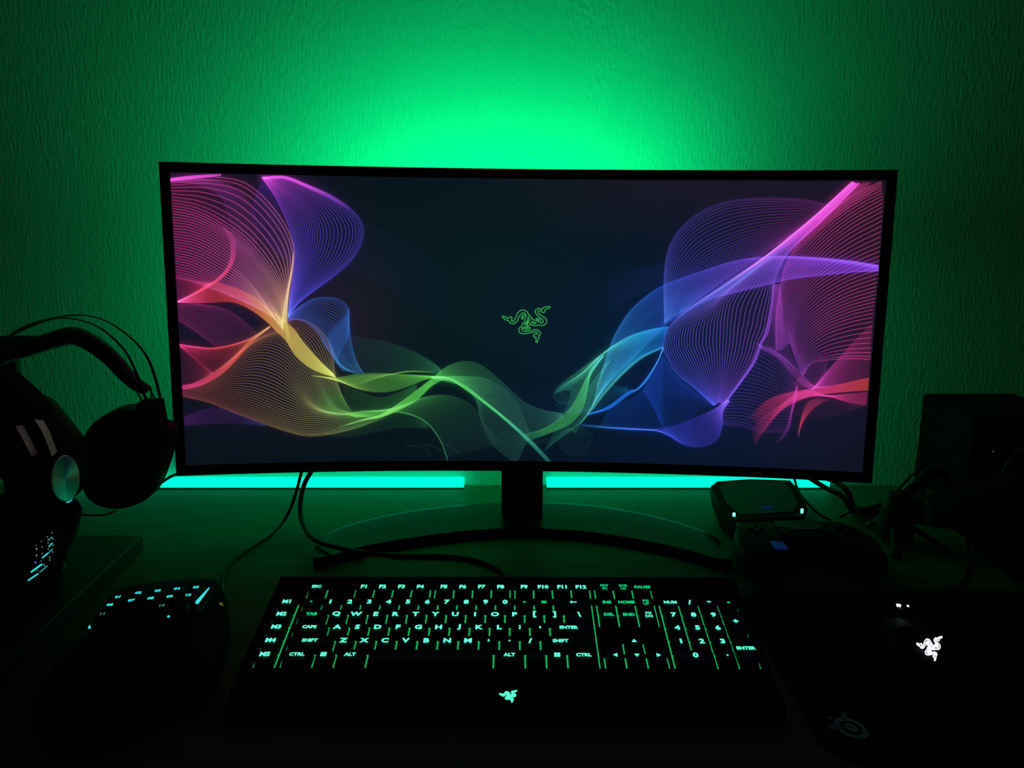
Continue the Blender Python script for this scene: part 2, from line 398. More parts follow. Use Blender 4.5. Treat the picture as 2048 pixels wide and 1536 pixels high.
    fam([lt(840,140,1020,132,1200,198,1400,288,1560,392), lt(850,160,1020,155,1200,225,1400,320,1560,420)], 14, [(0, (210, 50, 210)), (.4, (230, 60, 230)), (.7, (120, 40, 160)), (1, (0, 0, 0))], .4, .5)
    fam([lt(820,200,760,400,820,600,950,760), lt(900,200,1000,500,1060,700,1080,850)], 14, [(0, (70, 30, 150)), (.5, (60, 30, 140)), (1, (60, 20, 100))], .3, 2.0)
    fam([lt(1660,500,1850,590,2048,690,2200,800,2400,950), lt(1500,900,1800,1000,2000,1150,2200,1250,2400,1400)], 22, [(0, (22, 35, 85)), (1, (8, 20, 40))], .28, .6)
    # blue loop
    fam([lb(1055,130,1150,50,1260,-10,1400,-20,1500,15,1545,80,1550,200,1570,360,1610,500,1670,605),
         lb(1050,150,1150,100,1250,110,1360,170,1420,210,1440,300,1470,400,1520,500,1600,590),
         lb(1050,170,1120,160,1220,200,1300,280,1350,370,1400,440,1450,520,1500,580)], 30,
        [(0, (50, 60, 170)), (.4, (45, 90, 190)), (.6, (40, 100, 210)), (1, (35, 90, 130))], .38, .5)
    fam([lb(1550,60,1520,130,1440,210,1380,290,1400,400,1440,500,1540,590), lb(1555,260,1530,330,1480,420,1460,500,1500,560,1640,605)], 18, [(0, (40, 100, 210)), (1, (30, 80, 120))], .3, .5)
    # greens
    fam([c_(-560,620,-350,635,-200,610,0,600,200,610,400,622,560,638,700,700,850,820,1000,940,1130,1050,1250,1160,1420,1340),
         c_(-360,640,-200,720,-50,752,100,745,250,700,400,645,560,645,700,735,850,845,1000,965,1150,1100,1250,1200,1380,1340)], 26,
        [(0, (200, 230, 80)), (.15, (120, 220, 80)), (.5, (75, 210, 75)), (.7, (60, 190, 90)), (.85, (45, 150, 120)), (1, (20, 70, 70))], .24, .35)
    fam([c_(-360,640,-200,690,-20,640,200,585,440,580), c_(-300,650,-150,620,50,610,250,590,440,600)], 10, [(0, (0, 0, 0)), (.3, (110, 190, 80)), (1, (30, 80, 30))], .28, .3)
    fam([c_(-350,1045,-150,980,0,940,150,850,300,740,430,640,560,540,700,505,830,540,960,640,1080,750,1200,850,1350,905,1500,930),
         c_(-350,1050,-150,990,0,962,150,905,300,820,430,700,540,650,660,670,780,750,900,860,1000,955,1100,1040,1220,1085,1350,1060,1500,960)], 19,
        [(0, (0, 0, 0)), (.08, (60, 110, 50)), (.2, (100, 220, 75)), (.4, (80, 215, 75)), (.5, (70, 170, 85)), (.75, (50, 120, 100)), (1, (45, 110, 90))], .45, .4)
    fam([c_(420,625,650,625,850,640,970,700,1080,790,1150,900,1190,1000,1230,1100),
         c_(420,640,600,680,720,740,790,830,820,950,870,1080,940,1200,1120,1340)], 22,
        [(0, (70, 210, 80)), (.3, (60, 160, 85)), (.6, (55, 115, 100)), (1, (50, 110, 95))], .42, .5)
    fam([c_(-300,930,-100,908,100,908,250,935,380,1000,460,1090,520,1200,555,1290),
         c_(-200,960,0,950,200,870,350,800,520,780,680,820,780,900,880,1050,1000,1180)], 34, [(0, (90, 190, 70)), (.4, (60, 150, 65)), (.7, (45, 110, 70)), (1, (30, 70, 55))], .26, .7)
    fam([c_(-300,925,-100,906,100,906,250,932,380,998,460,1088,520,1198,565,1340), c_(-300,930,-100,918,100,920,250,944,380,1008,455,1094,514,1202,558,1340)], 5, [(0, (0, 0, 0)), (.3, (80, 180, 70)), (.6, (60, 140, 70)), (1, (30, 80, 60))], .34, .3)
    fam([c_(-300,700,-150,760,0,800,150,760,300,690), c_(-300,900,-200,905,0,905,100,880,300,740)], 16, [(0, (50, 120, 50)), (1, (50, 130, 60))], .2, 1.3)
    fam([c_(-240,300,0,335,150,375,300,435,430,510,500,570), c_(-200,600,0,590,200,578,400,590,500,610)], 24, [(0, (20, 70, 75)), (.5, (30, 90, 60)), (1, (40, 110, 70))], .30, .7)
    fam([c_(-500,1100,-250,1120,0,1070,200,1040,400,1050), c_(-400,1070,-200,1020,0,960,200,940,380,1010)], 12, [(0, (30, 60, 40)), (1, (30, 90, 50))], .25, 1.5)
    fam([c_(200,1195,300,1195,380,1230,415,1295), c_(500,1160,600,1220,700,1295)], 3, [(0, (25, 60, 60)), (1, (20, 60, 60))], .5, .3)
    fam([c_(800,1000,900,1180,1000,1250), c_(1100,1100,1300,1180,1500,1100)], 14, [(0, (20, 60, 50)), (1, (20, 70, 60))], .15, 2)
    # green-cyan rise to the right
    fam([c_(1150,1110,1350,1050,1500,950,1590,840,1650,720,1690,640,1750,540,1830,450),
         c_(1200,1160,1400,1085,1560,1010,1660,890,1700,740,1725,620,1760,560,1830,460)], 15,
        [(0, (25, 90, 70)), (.3, (60, 170, 80)), (.55, (75, 210, 80)), (.8, (60, 190, 120)), (1, (50, 170, 200))], .42, .45)
    fam([c_(1430,760,1500,700,1650,600,1800,460,1900,380,2048,295)+rb(330,205,470,180),
         c_(1560,780,1680,640,1800,500,1930,420,2048,380)+rb(330,260,450,230),
         c_(1350,1230,1500,1110,1640,1010,1750,870,1850,740)+rb(150,500,280,390,430,322)], 44,
        [(0, (25, 90, 80)), (.3, (50, 150, 110)), (.55, (50, 160, 150)), (.75, (30, 160, 235)), (1, (20, 100, 225))], .42, .6)
    fam([c_(1640,1010,1750,870,1850,740)+rb(150,500,280,390,430,318), c_(1640,1016,1755,880,1860,750)+rb(155,508,290,396,430,326)], 4, [(0, (40, 130, 100)), (.5, (70, 200, 180)), (1, (50, 150, 220))], .5, .3)
    fam([c_(1500,930,1600,850,1700,720,1780,620,1850,520), c_(1700,930,1720,820,1780,700,1850,560,1900,480)], 12, [(0, (50, 150, 70)), (1, (40, 130, 140))], .25, .6)
    fam([c_(1800,455,1600,600,1450,720,1422,790,1460,840,1540,858), c_(1800,480,1680,620,1560,715,1610,735,1628,790,1600,835)], 14, [(0, (50, 140, 110)), (.5, (40, 120, 90)), (1, (25, 70, 70))], .38, .5)
    fam([c_(1500,1080,1460,1130,1490,1230,1560,1280), c_(1660,1040,1740,1130,1700,1230,1740,1280)], 16, [(0, (30, 90, 75)), (1, (12, 35, 35))], .3, .3)
    fam([c_(1640,1010,1620,1060,1590,1090), c_(1500,1080,1560,1060,1590,1080)], 8, [(0, (50, 140, 80)), (1, (30, 90, 60))], .3, .4)
    fam([c_(1430,860,1700,720,1900,690)+rb(100,590,190,600), c_(1500,930,1800,900)+rb(60,690,190,620)], 12, [(0, (12, 60, 60)), (1, (10, 85, 125))], .26, 2.4)
    # blue fan
    fam([c_(1780,700,1880,400)+rt(100,1130,200,970,320,860,440,785,700,690,950,615,1200,590,1450,597,1700,620,1900,650),
         c_(1740,860,1880,600)+rt(210,1130,340,990,480,900,620,850,800,780,1000,710,1200,670,1400,650,1650,645,1900,668),
         c_(1700,930,1860,700)+rt(330,1180,460,1050,600,960,760,880,950,830,1150,780,1300,745,1500,720,1700,700,1900,690)], 34,
        [(0, (40, 120, 110)), (.15, (35, 115, 205)), (.4, (40, 70, 235)), (.65, (115, 60, 245)), (1, (95, 45, 215))], .50, .8)
    fam([rt(950,613,1200,588,1450,595,1700,618,1900,650), rt(950,625,1200,603,1450,612,1700,640,1900,672)], 9, [(0, (0, 0, 0)), (.3, (80, 50, 210)), (.5, (110, 60, 245)), (1, (90, 60, 240))], .4, .4)
    fam([rt(60,760,200,690,430,640), rt(60,1000,200,880,430,780)], 16, [(0, (15, 28, 80)), (1, (30, 35, 110))], .3, .7)
    # bell and magenta ribbon
    fam([rt(1720,80,1450,325,1150,570,850,780,600,950,470,1070,430,1200)+rb(445,370,520,500,640,600,775,720),
         rt(1735,85,1465,330,1170,575,900,790,730,930,620,1060,600,1200)+rb(620,360,680,490,740,610,790,715),
         rt(1750,90,1490,335,1210,575,1000,760,890,900,860,1050)+rb(860,200,850,350,840,480,830,600,815,700),
         rt(1775,90,1520,345,1270,590,1190,770,1180,900,1150,1100)+rb(1110,290,1060,420,980,540,900,640,840,715)], 48,
        [(0, (250, 60, 200)), (.2, (235, 60, 215)), (.35, (150, 70, 245)), (.47, (90, 90, 230)), (.7, (120, 80, 220)), (1, (90, 70, 250))], .42, .3, 1, ((.35, 1.25, 1.2), (1.7, .75, .8)))
    fam([rt(1720,80,1450,325,1150,570,850,780,600,950,480,1060), rt(1732,82,1462,328,1164,573,864,788,610,954,484,1064)], 6,
        [(0, (230, 50, 170)), (.3, (250, 80, 235)), (.5, (235, 90, 240)), (.7, (110, 70, 230)), (1, (0, 0, 0))], .55, .4)
    fam([rt(1190,770,1180,900,1150,1100)+rb(1110,290,1060,420,980,540,870,690), rt(1180,790,1160,950,1120,1120)+rb(1080,320,1030,440,950,560,850,700)], 7, [(0, (110, 40, 160)), (.5, (110, 60, 210)), (.8, (110, 70, 250)), (1, (80, 70, 250))], .45, .4)
    fam([rt(440,1050,440,700,480,510,580,370,720,270,900,210,1150,192,1400,205,1560,240),
         rt(480,1020,520,880,600,720,720,600,900,510,1100,440,1280,400,1420,360),
         rt(560,970,700,860,850,750,1000,650,1150,550,1300,450)], 38, [(0, (50, 90, 200)), (.3, (75, 60, 190)), (.6, (75, 45, 140)), (.85, (100, 30, 110)), (1, (100, 25, 100))], .48, .8)
    # right pink hatch
    fam([rt(1200,1229,1200,1000,1230,800,1270,640,1400,440,1600,260,1800,130,1920,80),
         rt(1240,1229,1240,1000,1330,740,1500,530,1700,370,1930,240),
         rb(1290,300)+rt(1290,1050,1420,820,1600,680,1750,600,1910,530),
         rb(1330,400,1340,230)+rt(1500,960,1680,860,1890,790),
         rb(1370,500,1400,340,1530,230,1700,165,1860,130),
         rb(1385,515,1450,430,1560,410,1700,400,1845,405)], 60,
        [(0, (110, 40, 140)), (.3, (140, 45, 140)), (.6, (215, 55, 140)), (1, (235, 65, 115))], .50, .36)
    fam([rt(1185,780,1175,1000)+rb(1150,150,1120,290,1250,400), rt(1230,780,1250,1000)+rb(1250,150,1290,330,1380,510)], 22, [(0, (130, 45, 170)), (.5, (110, 40, 140)), (1, (60, 25, 100))], .34, .8)
    fam([rt(1480,330,1640,190,1800,85), rt(1500,350,1650,230,1850,85)], 7, [(0, (230, 60, 190)), (1, (190, 45, 110))], .4, .6)
    # violet, pink and orange lower right
    fam([rb(1090,310,1200,380,1300,500,1345,600), rb(1000,500,1120,540,1250,600,1330,680), rb(860,700,1000,700,1150,740,1310,760), rb(830,850,950,860,1100,900,1260,900)], 34,
        [(0, (80, 55, 190)), (.5, (90, 40, 140)), (1, (90, 35, 120))], .32, .6)
    fam([rb(1070,295,1200,350,1350,480,1460,600), rb(1085,320,1220,400,1310,500,1370,570,1440,610)], 7, [(0, (110, 50, 170)), (1, (170, 50, 170))], .5, .5)
    fam([rb(1350,590,1335,680,1310,780,1290,880,1240,960), rb(1340,595,1322,680,1300,780,1270,880,1200,980)], 5, [(0, (230, 50, 170)), (.5, (140, 40, 150)), (1, (40, 20, 70))], .5, .8)
    fam([rb(1380,520,1340,560,1340,600), rb(1460,590,1500,600,1560,590)], 16, [(0, (170, 50, 160)), (1, (210, 50, 150))], .4, .8)
    fam([rb(1460,600,1530,510,1640,390,1750,270,1860,165), rb(1440,610,1560,590,1700,560,1835,530)], 30, [(0, (190, 50, 160)), (.5, (180, 40, 130)), (1, (170, 35, 90))], .34, .7)
    fam([rt(1700,95,1450,340,1250,520), rt(1900,120,1600,330,1290,600)], 26, [(0, (170, 35, 110)), (.5, (180, 35, 130)), (1, (110, 30, 120))], .16, 3.0)
    fam([rb(1390,510,1450,430,1560,410), rb(1440,590,1480,560,1540,500)], 16, [(0, (110, 35, 120)), (1, (120, 35, 120))], .3, 1.2)
    fam([rb(1020,800,1150,680,1320,625,1480,600,1640,575,1835,530), rb(1080,850,1180,760,1350,680,1480,650,1640,630,1830,615)], 26,
        [(0, (60, 15, 40)), (.25, (170, 35, 70)), (.45, (235, 50, 130)), (.7, (235, 50, 110)), (.9, (240, 60, 70)), (1, (240, 75, 50))], .34, .45)
    fam([rb(1050,1000,1130,880,1230,760,1330,700,1440,660,1560,660,1700,700,1820,715), rb(1040,880,1120,800,1230,720,1340,640,1440,615,1540,650,1700,640,1825,630)], 22,
        [(0, (50, 15, 50)), (.25, (180, 40, 90)), (.45, (235, 50, 130)), (.7, (220, 45, 130)), (1, (190, 40, 100))], .28, .5)
    fam([rb(1570,675,1480,720,1410,790,1370,870,1355,940), rb(1500,665,1420,700,1385,770,1365,850,1352,920)], 9, [(0, (40, 15, 30)), (.25, (200, 50, 100)), (.6, (200, 45, 80)), (1, (60, 20, 50))], .45, .5)
    fam([rb(1310,780,1450,800,1600,790,1800,720), rb(1400,700,1560,680,1700,690,1820,700)], 14, [(0, (60, 15, 50)), (1, (60, 15, 50))], .3, 1.4)
    # blues, lower middle right
    fam([c_(1700,935,1850,880,2048,740)+rb(250,610,340,500,400,400,430,320), c_(1700,942,1880,890)+rb(180,660,300,575,380,450,437,330)], 11, [(0, (20, 90, 220)), (.5, (25, 100, 235)), (1, (40, 100, 220))], .5, .5)
    fam([rb(430,380,520,520,640,620,775,720), rb(360,480,440,620,560,700,640,790), rb(300,620,370,740,430,860,520,960,650,1000)], 36, [(0, (25, 60, 180)), (.5, (20, 55, 175)), (1, (18, 35, 120))], .36, 1.2)
    fam([rb(60,740,250,650,330,560,430,390), rb(0,860,200,870,380,880,430,860)], 22, [(0, (8, 50, 120)), (1, (15, 65, 190))], .32, 1.8)
    fam([rb(870,680,780,745,640,810,500,860,380,882,200,875,0,860)+c_(1600,1005), rb(885,690,840,760,835,850,800,950,700,1000,580,990,480,930,400,895,200,885,0,872)+c_(1580,1030)], 30,
        [(0, (110, 75, 250)), (.2, (70, 60, 230)), (.5, (40, 55, 200)), (.72, (25, 60, 150)), (.85, (12, 50, 90)), (1, (0, 0, 0))], .34, .7)
    fam([c_(1000,700,1100,850,1350,1000), c_(1500,700,1700,900)+rb(100,700)], 14, [(0, (6, 22, 60)), (1, (8, 30, 90))], .3, 2.0)
    # soft fill under the lines
    A = acc.reshape(IH, IW, 3); B = fillacc.reshape(IH, IW, 3)
    def blur(X, r, it=3):
        for _ in range(it):
            for ax in (0, 1):
                pad = [(0, 0)]*3; pad[ax] = (r+1, r)
                c = np.cumsum(np.pad(X, pad, mode='edge'), axis=ax); n = X.shape[ax]
                X = (np.take(c, range(2*r+1, 2*r+1+n), ax)-np.take(c, range(0, n), ax))/(2*r+1)
        return X
    yy, xx = np.mgrid[0:IH, 0:IW]; u = (xx/IW)[..., None]; v = (yy/IH)[..., None]
    bg = lin((10, 24, 34))*np.ones((IH, IW, 3))
    def blob(cu, cv, su, sv, col): return np.exp(-((u-cu)/su)**2-((v-cv)/sv)**2)*lin(col)
    bg = bg+blob(.45, .6, .2, .4, (0, 22, 16))+blob(.75, .35, .2, .4, (0, 18, 62))+blob(.95, .6, .14, .5, (34, 6, 34))+blob(.72, 1, .2, .16, (26, 10, 22))+blob(.08, .65, .14, .4, (34, 6, 42))+blob(.24, .5, .07, .2, (26, 10, 24))
    out = .58*bg+1.5*A+.20*blur(B, 4)+.24*blur(B, 12)
    out = 1-np.exp(-out*1.12)          # soft shoulder of the display
    # emblem in the middle
    em = np.zeros((IH*IW, 3)); gl = np.zeros((IH*IW, 3))
    ps, ws = [], []
    for L in EMBLEM:
        P = np.array([(980+x/13.65, 590+y/13.65) for x, y in L]); I = img(P)
        for a, b in zip(I[:-1], I[1:]):
            n = max(2, int(np.hypot(*(b-a))*2)); t = (np.arange(n)+.5)/n
            Q = a+(b-a)*t[:, None]; wl = np.hypot(*(b-a))/n
            for ox, oy in ((0, 0), (.6, 0), (-.6, 0), (0, .6), (0, -.6)):
                ps.append(Q+[ox, oy]); ws.append(np.ones((n, 3))*wl*.30)
    dep(np.concatenate(ps), np.concatenate(ws), em)
    em = np.clip(em.reshape(IH, IW, 3), 0, 1.2)
    halo = np.clip(blur(em, 3)*2.5, 0, 1)
    out = out*(1-.8*halo)+halo*lin((0, 45, 12))
    out = out*(1-np.clip(em, 0, 1))+em*lin((85, 225, 120))
    return out
wp = wallpaper()
im = bpy.data.images.new('wave_lines', IW, IH, float_buffer=True)
buf = np.ones((IH, IW, 4), np.float32); buf[..., :3] = wp
im.pixels.foreach_set(buf.ravel()); im.update(); im.pack()
ms = bpy.data.materials.new('lit_screen'); ms.use_nodes = True; N = ms.node_tree.nodes; L = ms.node_tree.links
it = N.new('ShaderNodeTexImage'); it.image = im; it.extension = 'EXTEND'
try: im.colorspace_settings.name = 'Linear Rec.709'
except Exception: pass
p = N['Principled BSDF']; p.inputs['Base Color'].default_value = (.004, .004, .005, 1); p.inputs['Roughness'].default_value = .4
L.new(it.outputs['Color'], p.inputs['Emission Color']); p.inputs['Emission Strength'].default_value = 1.0

def grid_panel(bm, u0, u1, v0, v1, d, nu=48, uvl=None):
    vv = [[bm.verts.new(scr(u0+(u1-u0)*i/nu, v, d)) for i in range(nu+1)] for v in (v0, v1)]
    for i in range(nu):
        f = bm.faces.new((vv[0][i], vv[0][i+1], vv[1][i+1], vv[1][i]))
        if uvl:
            for lp, (a, b) in zip(f.loops, ((i, 0), (i+1, 0), (i+1, 1), (i, 1))): lp[uvl].uv = (a/nu, b)
def slab_c(bm, u0, u1, v0, v1, d0, d1, nu=48):
    rings = []
    for i in range(nu+1):
        u = u0+(u1-u0)*i/nu
        rings.append([scr(u, v0, d0), scr(u, v1, d0), scr(u, v1, d1), scr(u, v0, d1)])
    loft(bm, rings)
bm = nb(); uvl = bm.loops.layers.uv.new('uv'); grid_panel(bm, -SW/2, SW/2, -SH/2, SH/2, 0, uvl=uvl)
me = bpy.data.meshes.new('screen'); bm.to_mesh(me); bm.free(); me.materials.append(ms)
sc = bpy.data.objects.new('screen', me); COL.objects.link(sc); sc.parent = mon; sc.matrix_parent_inverse = wm(mon).inverted()
sc['label'] = 'lit screen with rainbow line waves and a green three-snake emblem'
BE, BB = .0110, .0120
bm = nb()
slab_c(bm, -SW/2-BE, SW/2+BE, SH/2, SH/2+BE, -.002, .030)
slab_c(bm, -SW/2-BE, SW/2+BE, -SH/2-BB, -SH/2, -.002, .030)
slab_c(bm, -SW/2-BE, -SW/2, -SH/2, SH/2, -.002, .030, 2)
slab_c(bm, SW/2, SW/2+BE, -SH/2, SH/2, -.002, .030, 2)
obj('bezel', bm, M_matte, mon)
bm = nb(); slab_c(bm, -SW/2, SW/2, -SH/2, SH/2, .006, .030)
rings = []
for sx, sz, d in ((.36, .15, .030), (.34, .14, .045), (.22, .10, .060), (.14, .07, .066)):
    rings.append([scr(x, z+.0, d) for x, z in rrect(2*sx, 2*sz, .05)])
loft(bm, rings); obj('back_cover', bm, M_black, mon, smooth='auto')
# light bars stuck behind the panel, throwing green on the wall
M_bar = mat('green_light_bar', (0, 0, 0), emit=GREEN, es=BACKLIGHT)
for u, v, wd, hh, dd in ((-.02, .126, .44, .014, .066), (-.29, .05, .12, .012, .055)):
    bm = nb(); slab_c(bm, u-wd/2, u+wd/2, v-hh/2, v+hh/2, dd-.016, dd, 10); obj('backlight_bar', bm, M_bar, mon)
# maker's mark on the lower bezel
mk = text_mesh('LG', .0075, .0001); T = MM @ Matrix.Translation((.006, -.0035, -SH/2-.006)) @ Matrix.Rotation(math.pi/2, 4, 'X')
bmk = nb(); bmk.from_mesh(mk)
for k in range(20):
    a0, a1 = 2*math.pi*k/20, 2*math.pi*(k+1)/20
    if 15 <= k <= 18: continue
    q = [bmk.verts.new((-.0095+r*math.cos(a), r*math.sin(a), 0)) for r, a in ((.0036, a0), (.0036, a1), (.0028, a1), (.0028, a0))]
    bmk.faces.new(q)
box(bmk, (-.0098, 0, 0), (.0007, .0035, .0002)); box(bmk, (-.0088, -.0015, 0), (.002, .0006, .0002))
bmk.transform(T); obj('maker_mark', bmk, mat('grey_mark', (.45, .5, .5), .5), mon)
# stand: neck and crescent foot
NX = .0135
bm = nb(); prism(bm, [(-.0275, 0), (.0275, 0), (.0275, .022), (-.0275, .022)], .014, .30, Matrix.Translation((NX, 1.045, 0)) @ Matrix.Rotation(R(0), 4, 'X')); obj('stand_neck', bm, M_gloss, mon)
bm = nb(); box(bm, (NX, 1.038, .26), (.09, .026, .09), .004); obj('hinge_block', bm, M_black, mon)
rear = [(632,1092),(665,1062),(730,1040),(820,1021),(920,1009),(1000,1004),(1046,1003),(1100,1004),(1180,1009),(1270,1023),(1360,1045),(1425,1070),(1455,1095)]
front = [(626,1116),(660,1112),(720,1095),(800,1080),(900,1066),(980,1059),(1046,1057),(1110,1059),(1190,1066),(1290,1082),(1380,1102),(1430,1117),(1462,1120)]
def smooth_px(L, z): return catmull([atZ(a, b, z) for a, b in L], 4)
ra, fr = smooth_px(rear, .013), smooth_px(front, .013)
bm = nb(); rings = []
for a, b in zip(ra, fr):
    d = (b-a); rings.append([Vector((a.x, a.y, .001)), a+d*.02, a+d*.12+Vector((0, 0, .002)), a+d*.88+Vector((0, 0, .001)), b-d*.02, Vector((b.x, b.y, .001))])
loft(bm, rings); obj('stand_foot', bm, mat('stand_foot_gloss', (.005, .005, .006), .3, spec=.2), mon, smooth='auto')

# ------------------------------------------------------------ light strips along the wall
M_strip = mat('green_strip_diffuser', (0, 0, 0), emit=(0, 1.0, .52), es=STRIP)
for x0, x1, lab in ((-.66, -.072, 'bright green light strip along the wall, left of the monitor neck'), (.052, .478, 'bright green light strip along the wall, right of the monitor neck')):
    t = empty('light_strip', ((x0+x1)/2, WALL-.014, 0), lab, 'light strip', group='green light strips at the wall')
    bm = nb(); box(bm, ((x0+x1)/2, WALL-.013, .0085), (x1-x0, .014, .0130), .002); obj('diffuser', bm, M_strip, t)
    bm = nb(); box(bm, ((x0+x1)/2, WALL-.012, .001), (x1-x0, .018, .002)); obj('channel', bm, M_grey, t)

# ------------------------------------------------------------ keyboard
U = .01905
kb = empty('keyboard', (-.2074, .612, .0015), 'full size black keyboard with green backlit keys in front of the monitor', 'keyboard', (R(9), 0, R(-.25)))
KT, KP = .0205, .0115
KX0, KX1, KD = -.0345, .4370, .187
bm = nb(); box(bm, ((KX0+KX1)/2, KD/2, KP/2), (KX1-KX0, KD, KP), .003)
def rim(x0, x1, y0, y1, h=.0035): box(bm, ((x0+x1)/2, (y0+y1)/2, KP+h/2-.001), (x1-x0, y1-y0, h+.002), .0008)
YB, YT = .060-U*.55, .161+U*.55
rim(KX0, KX1, YT, KD); rim(KX0, KX1, 0.004, YB, .0015); rim(KX0, -.0345+.008, YB, YT); rim(22.6*U, KX1, YB, YT)
obj('case', bm, M_matte, kb, local=True)
for x in (.03, .37):
    bm = nb(); box(bm, (x, KD-.012, -.011), (.03, .004, .0235), .001); obj('tilt_foot', bm, M_black, kb, local=True)
rows = {'F': .161, 'N': .1363, 'Q': .1172, 'A': .098, 'Z': .079, 'C': .060}
keys = []
def K(r, x, w_, s, name='keycap', h=1, dim=False, sz=None): keys.append((rows[r], x, w_, s, name, h, dim, sz))
K('F', 0, 1, 'ESC')
for i in range(12): K('F', 2.5+i+(i//4)*.25, 1, 'F%d' % (i+1), 'function_key')
for i, c in enumerate('`1234567890-='): K('N', i, 1, c)
K('N', 13, 2, '\u2190')
K('Q', 0, 1.5, 'TAB')
for i, c in enumerate('QWERTYUIOP[]'): K('Q', 1.5+i, 1, c)
K('Q', 13.5, 1.5, '\\')
K('A', 0, 1.75, 'CAPS')
for i, c in enumerate("ASDFGHJKL;'"): K('A', 1.75+i, 1, c)
K('A', 12.75, 2.25, 'ENTER')
K('Z', 0, 2.25, 'SHIFT')
for i, c in enumerate('ZXCVBNM,./'): K('Z', 2.25+i, 1, c)
K('Z', 12.25, 2.75, 'SHIFT')
K('C', 0, 1.5, 'CTRL'); K('C', 1.5, 1, '\u25a0'); K('C', 2.5, 1.5, 'ALT'); K('C', 4, 6, '', 'space_bar'); K('C', 10, 1.5, 'ALT'); K('C', 11.5, 1, 'FN'); K('C', 12.5, 1, '\u25a0'); K('C', 13.5, 1.5, 'CTRL')
for i, s in enumerate(('PRT SC', 'SCR LK', 'PAUSE')): K('F', 15.25+i, 1, s, dim=True)
for i, s in enumerate(('INS', 'HOME', 'PG UP')): K('N', 15.25+i, 1, s, dim=True)
for i, s in enumerate(('DEL', 'END', 'PG DN')): K('Q', 15.25+i, 1, s)
K('Z', 16.25, 1, '\u25b2')
for i, s in enumerate(('\u25c4', '\u25bc', '\u25ba')): K('C', 15.25+i, 1, s)
for i, s in enumerate(('NUM', '/', '*', '-')): K('N', 18.5+i, 1, s)
for i, s in enumerate(('7', '8', '9')): K('Q', 18.5+i, 1, s)
for i, s in enumerate(('4', '5', '6')): K('A', 18.5+i, 1, s)
for i, s in enumerate(('1', '2', '3')): K('Z', 18.5+i, 1, s)
K('Q', 21.5, 1, '+', h=2); K('C', 18.5, 2, '0'); K('C', 20.5, 1, '.'); K('Z', 21.5, 1, 'ENTER', h=2)
for i, r in enumerate('NQAZC'): K(r, -1.26, 1, 'M%d' % (i+1), 'macro_key')
capcache = {}
def cap_mesh(w_, h):
    if (w_, h) in capcache: return capcache[(w_, h)]
    bm = nb(); W = w_*U-.0011; D = h*U-.0011
    W0, D0 = W, D; tx, ty = W-.0056, D-.0045
    rings = []
    for (a, b, z, oy, rr) in ((W0, D0, 0, 0, .001), (W0-.0006, D0-.0006, .0018, 0, .0014), (tx+.0012, ty+.001, KT-KP-.0008, .0006, .0022), (tx, ty, KT-KP-.0001, .0006, .0022), (tx*.7, ty*.7, KT-KP-.0004, .0006, .0015)):
        rings.append([(x, y+oy, z) for x, y in rrect(a, b, rr, 3)])
    loft(bm, rings); me = bpy.data.meshes.new('keycap'); bmesh.ops.recalc_face_normals(bm, faces=bm.faces[:]); bm.to_mesh(me); bm.free()
    me.materials.append(M_cap); capcache[(w_, h)] = me; return me
def symbol(s):
    bm = nb(); a = .0025
    if s == '\u25a0':
        for i in (-1, 1):
            for j in (-1, 1): box(bm, (i*.0014, j*.0014, 0), (.0024, .0024, .0001))
    elif s == '\u2190':
        box(bm, (.001, 0, 0), (.005, .0011, .0001)); bm.faces.new([bm.verts.new(p) for p in ((-.0035, 0, 0), (-.001, .002, 0), (-.001, -.002, 0))])
    else:
        pts = {'\u25b2': ((0, a, 0), (-a, -a*.6, 0), (a, -a*.6, 0)), '\u25bc': ((0, -a, 0), (a, a*.6, 0), (-a, a*.6, 0)), '\u25c4': ((-a, 0, 0), (a*.6, -a, 0), (a*.6, a, 0)), '\u25ba': ((a, 0, 0), (-a*.6, a, 0), (-a*.6, -a, 0))}[s]
        bm.faces.new([bm.verts.new(p) for p in pts])
    me = bpy.data.meshes.new('legend'); bm.to_mesh(me); bm.free(); return me
DIMS = {'-', '=', '`', 'PRT SC', 'SCR LK', 'PAUSE', 'INS', 'HOME', 'PG UP', 'END', 'DEL', 'TAB'}
for y, x, w_, s, name, h, dim, sz in keys:
    o = bpy.data.objects.new(name, cap_mesh(w_, h)); COL.objects.link(o); o.parent = kb
    o.location = ((x+w_/2)*U, y-(h-1)*U/2, KP)
    if not s: continue
    if ord(s[0]) > 9000 or s == '\u2190' or ord(s[0]) in (0x25a0,): lm = symbol(s)
    elif len(s) == 1: lm = text_mesh(s, .0096 if s not in '-=.,;\'`*/+' else .0086, .00042)
    elif len(s) <= 3 and (s[0] in 'FM' and s[1:].isdigit()): lm = text_mesh(s, .0074, .00034)
    else: lm = text_mesh(s, .0057, .00024)
    if ' ' in s:
        a, b = s.split(' '); lm = text_mesh(a, .0048, .00014); bb = nb(); bb.from_mesh(lm); bb.transform(Matrix.Translation((0, .0023, 0)))
        l2 = text_mesh(b, .0048, .00014)
        for v in l2.vertices: v.co.y -= .0023
        bb.from_mesh(l2); lm = bpy.data.meshes.new('legend'); bb.to_mesh(lm); bb.free()
    if len(s) == 1 and s.isalnum():
        for v in lm.vertices: v.co.y *= .84
    lm.materials.clear(); lm.materials.append(M_grey if s == 'FN' else M_legend2 if s in DIMS else M_legend)
    l = bpy.data.objects.new('legend', lm); COL.objects.link(l); l.parent = o
    xo = .0
    if w_ > 2 and s in ('ENTER', 'SHIFT') and x > 5: xo = -.008 if s == 'SHIFT' else -.004
    l.location = (xo, .0008, KT-KP+.00015)
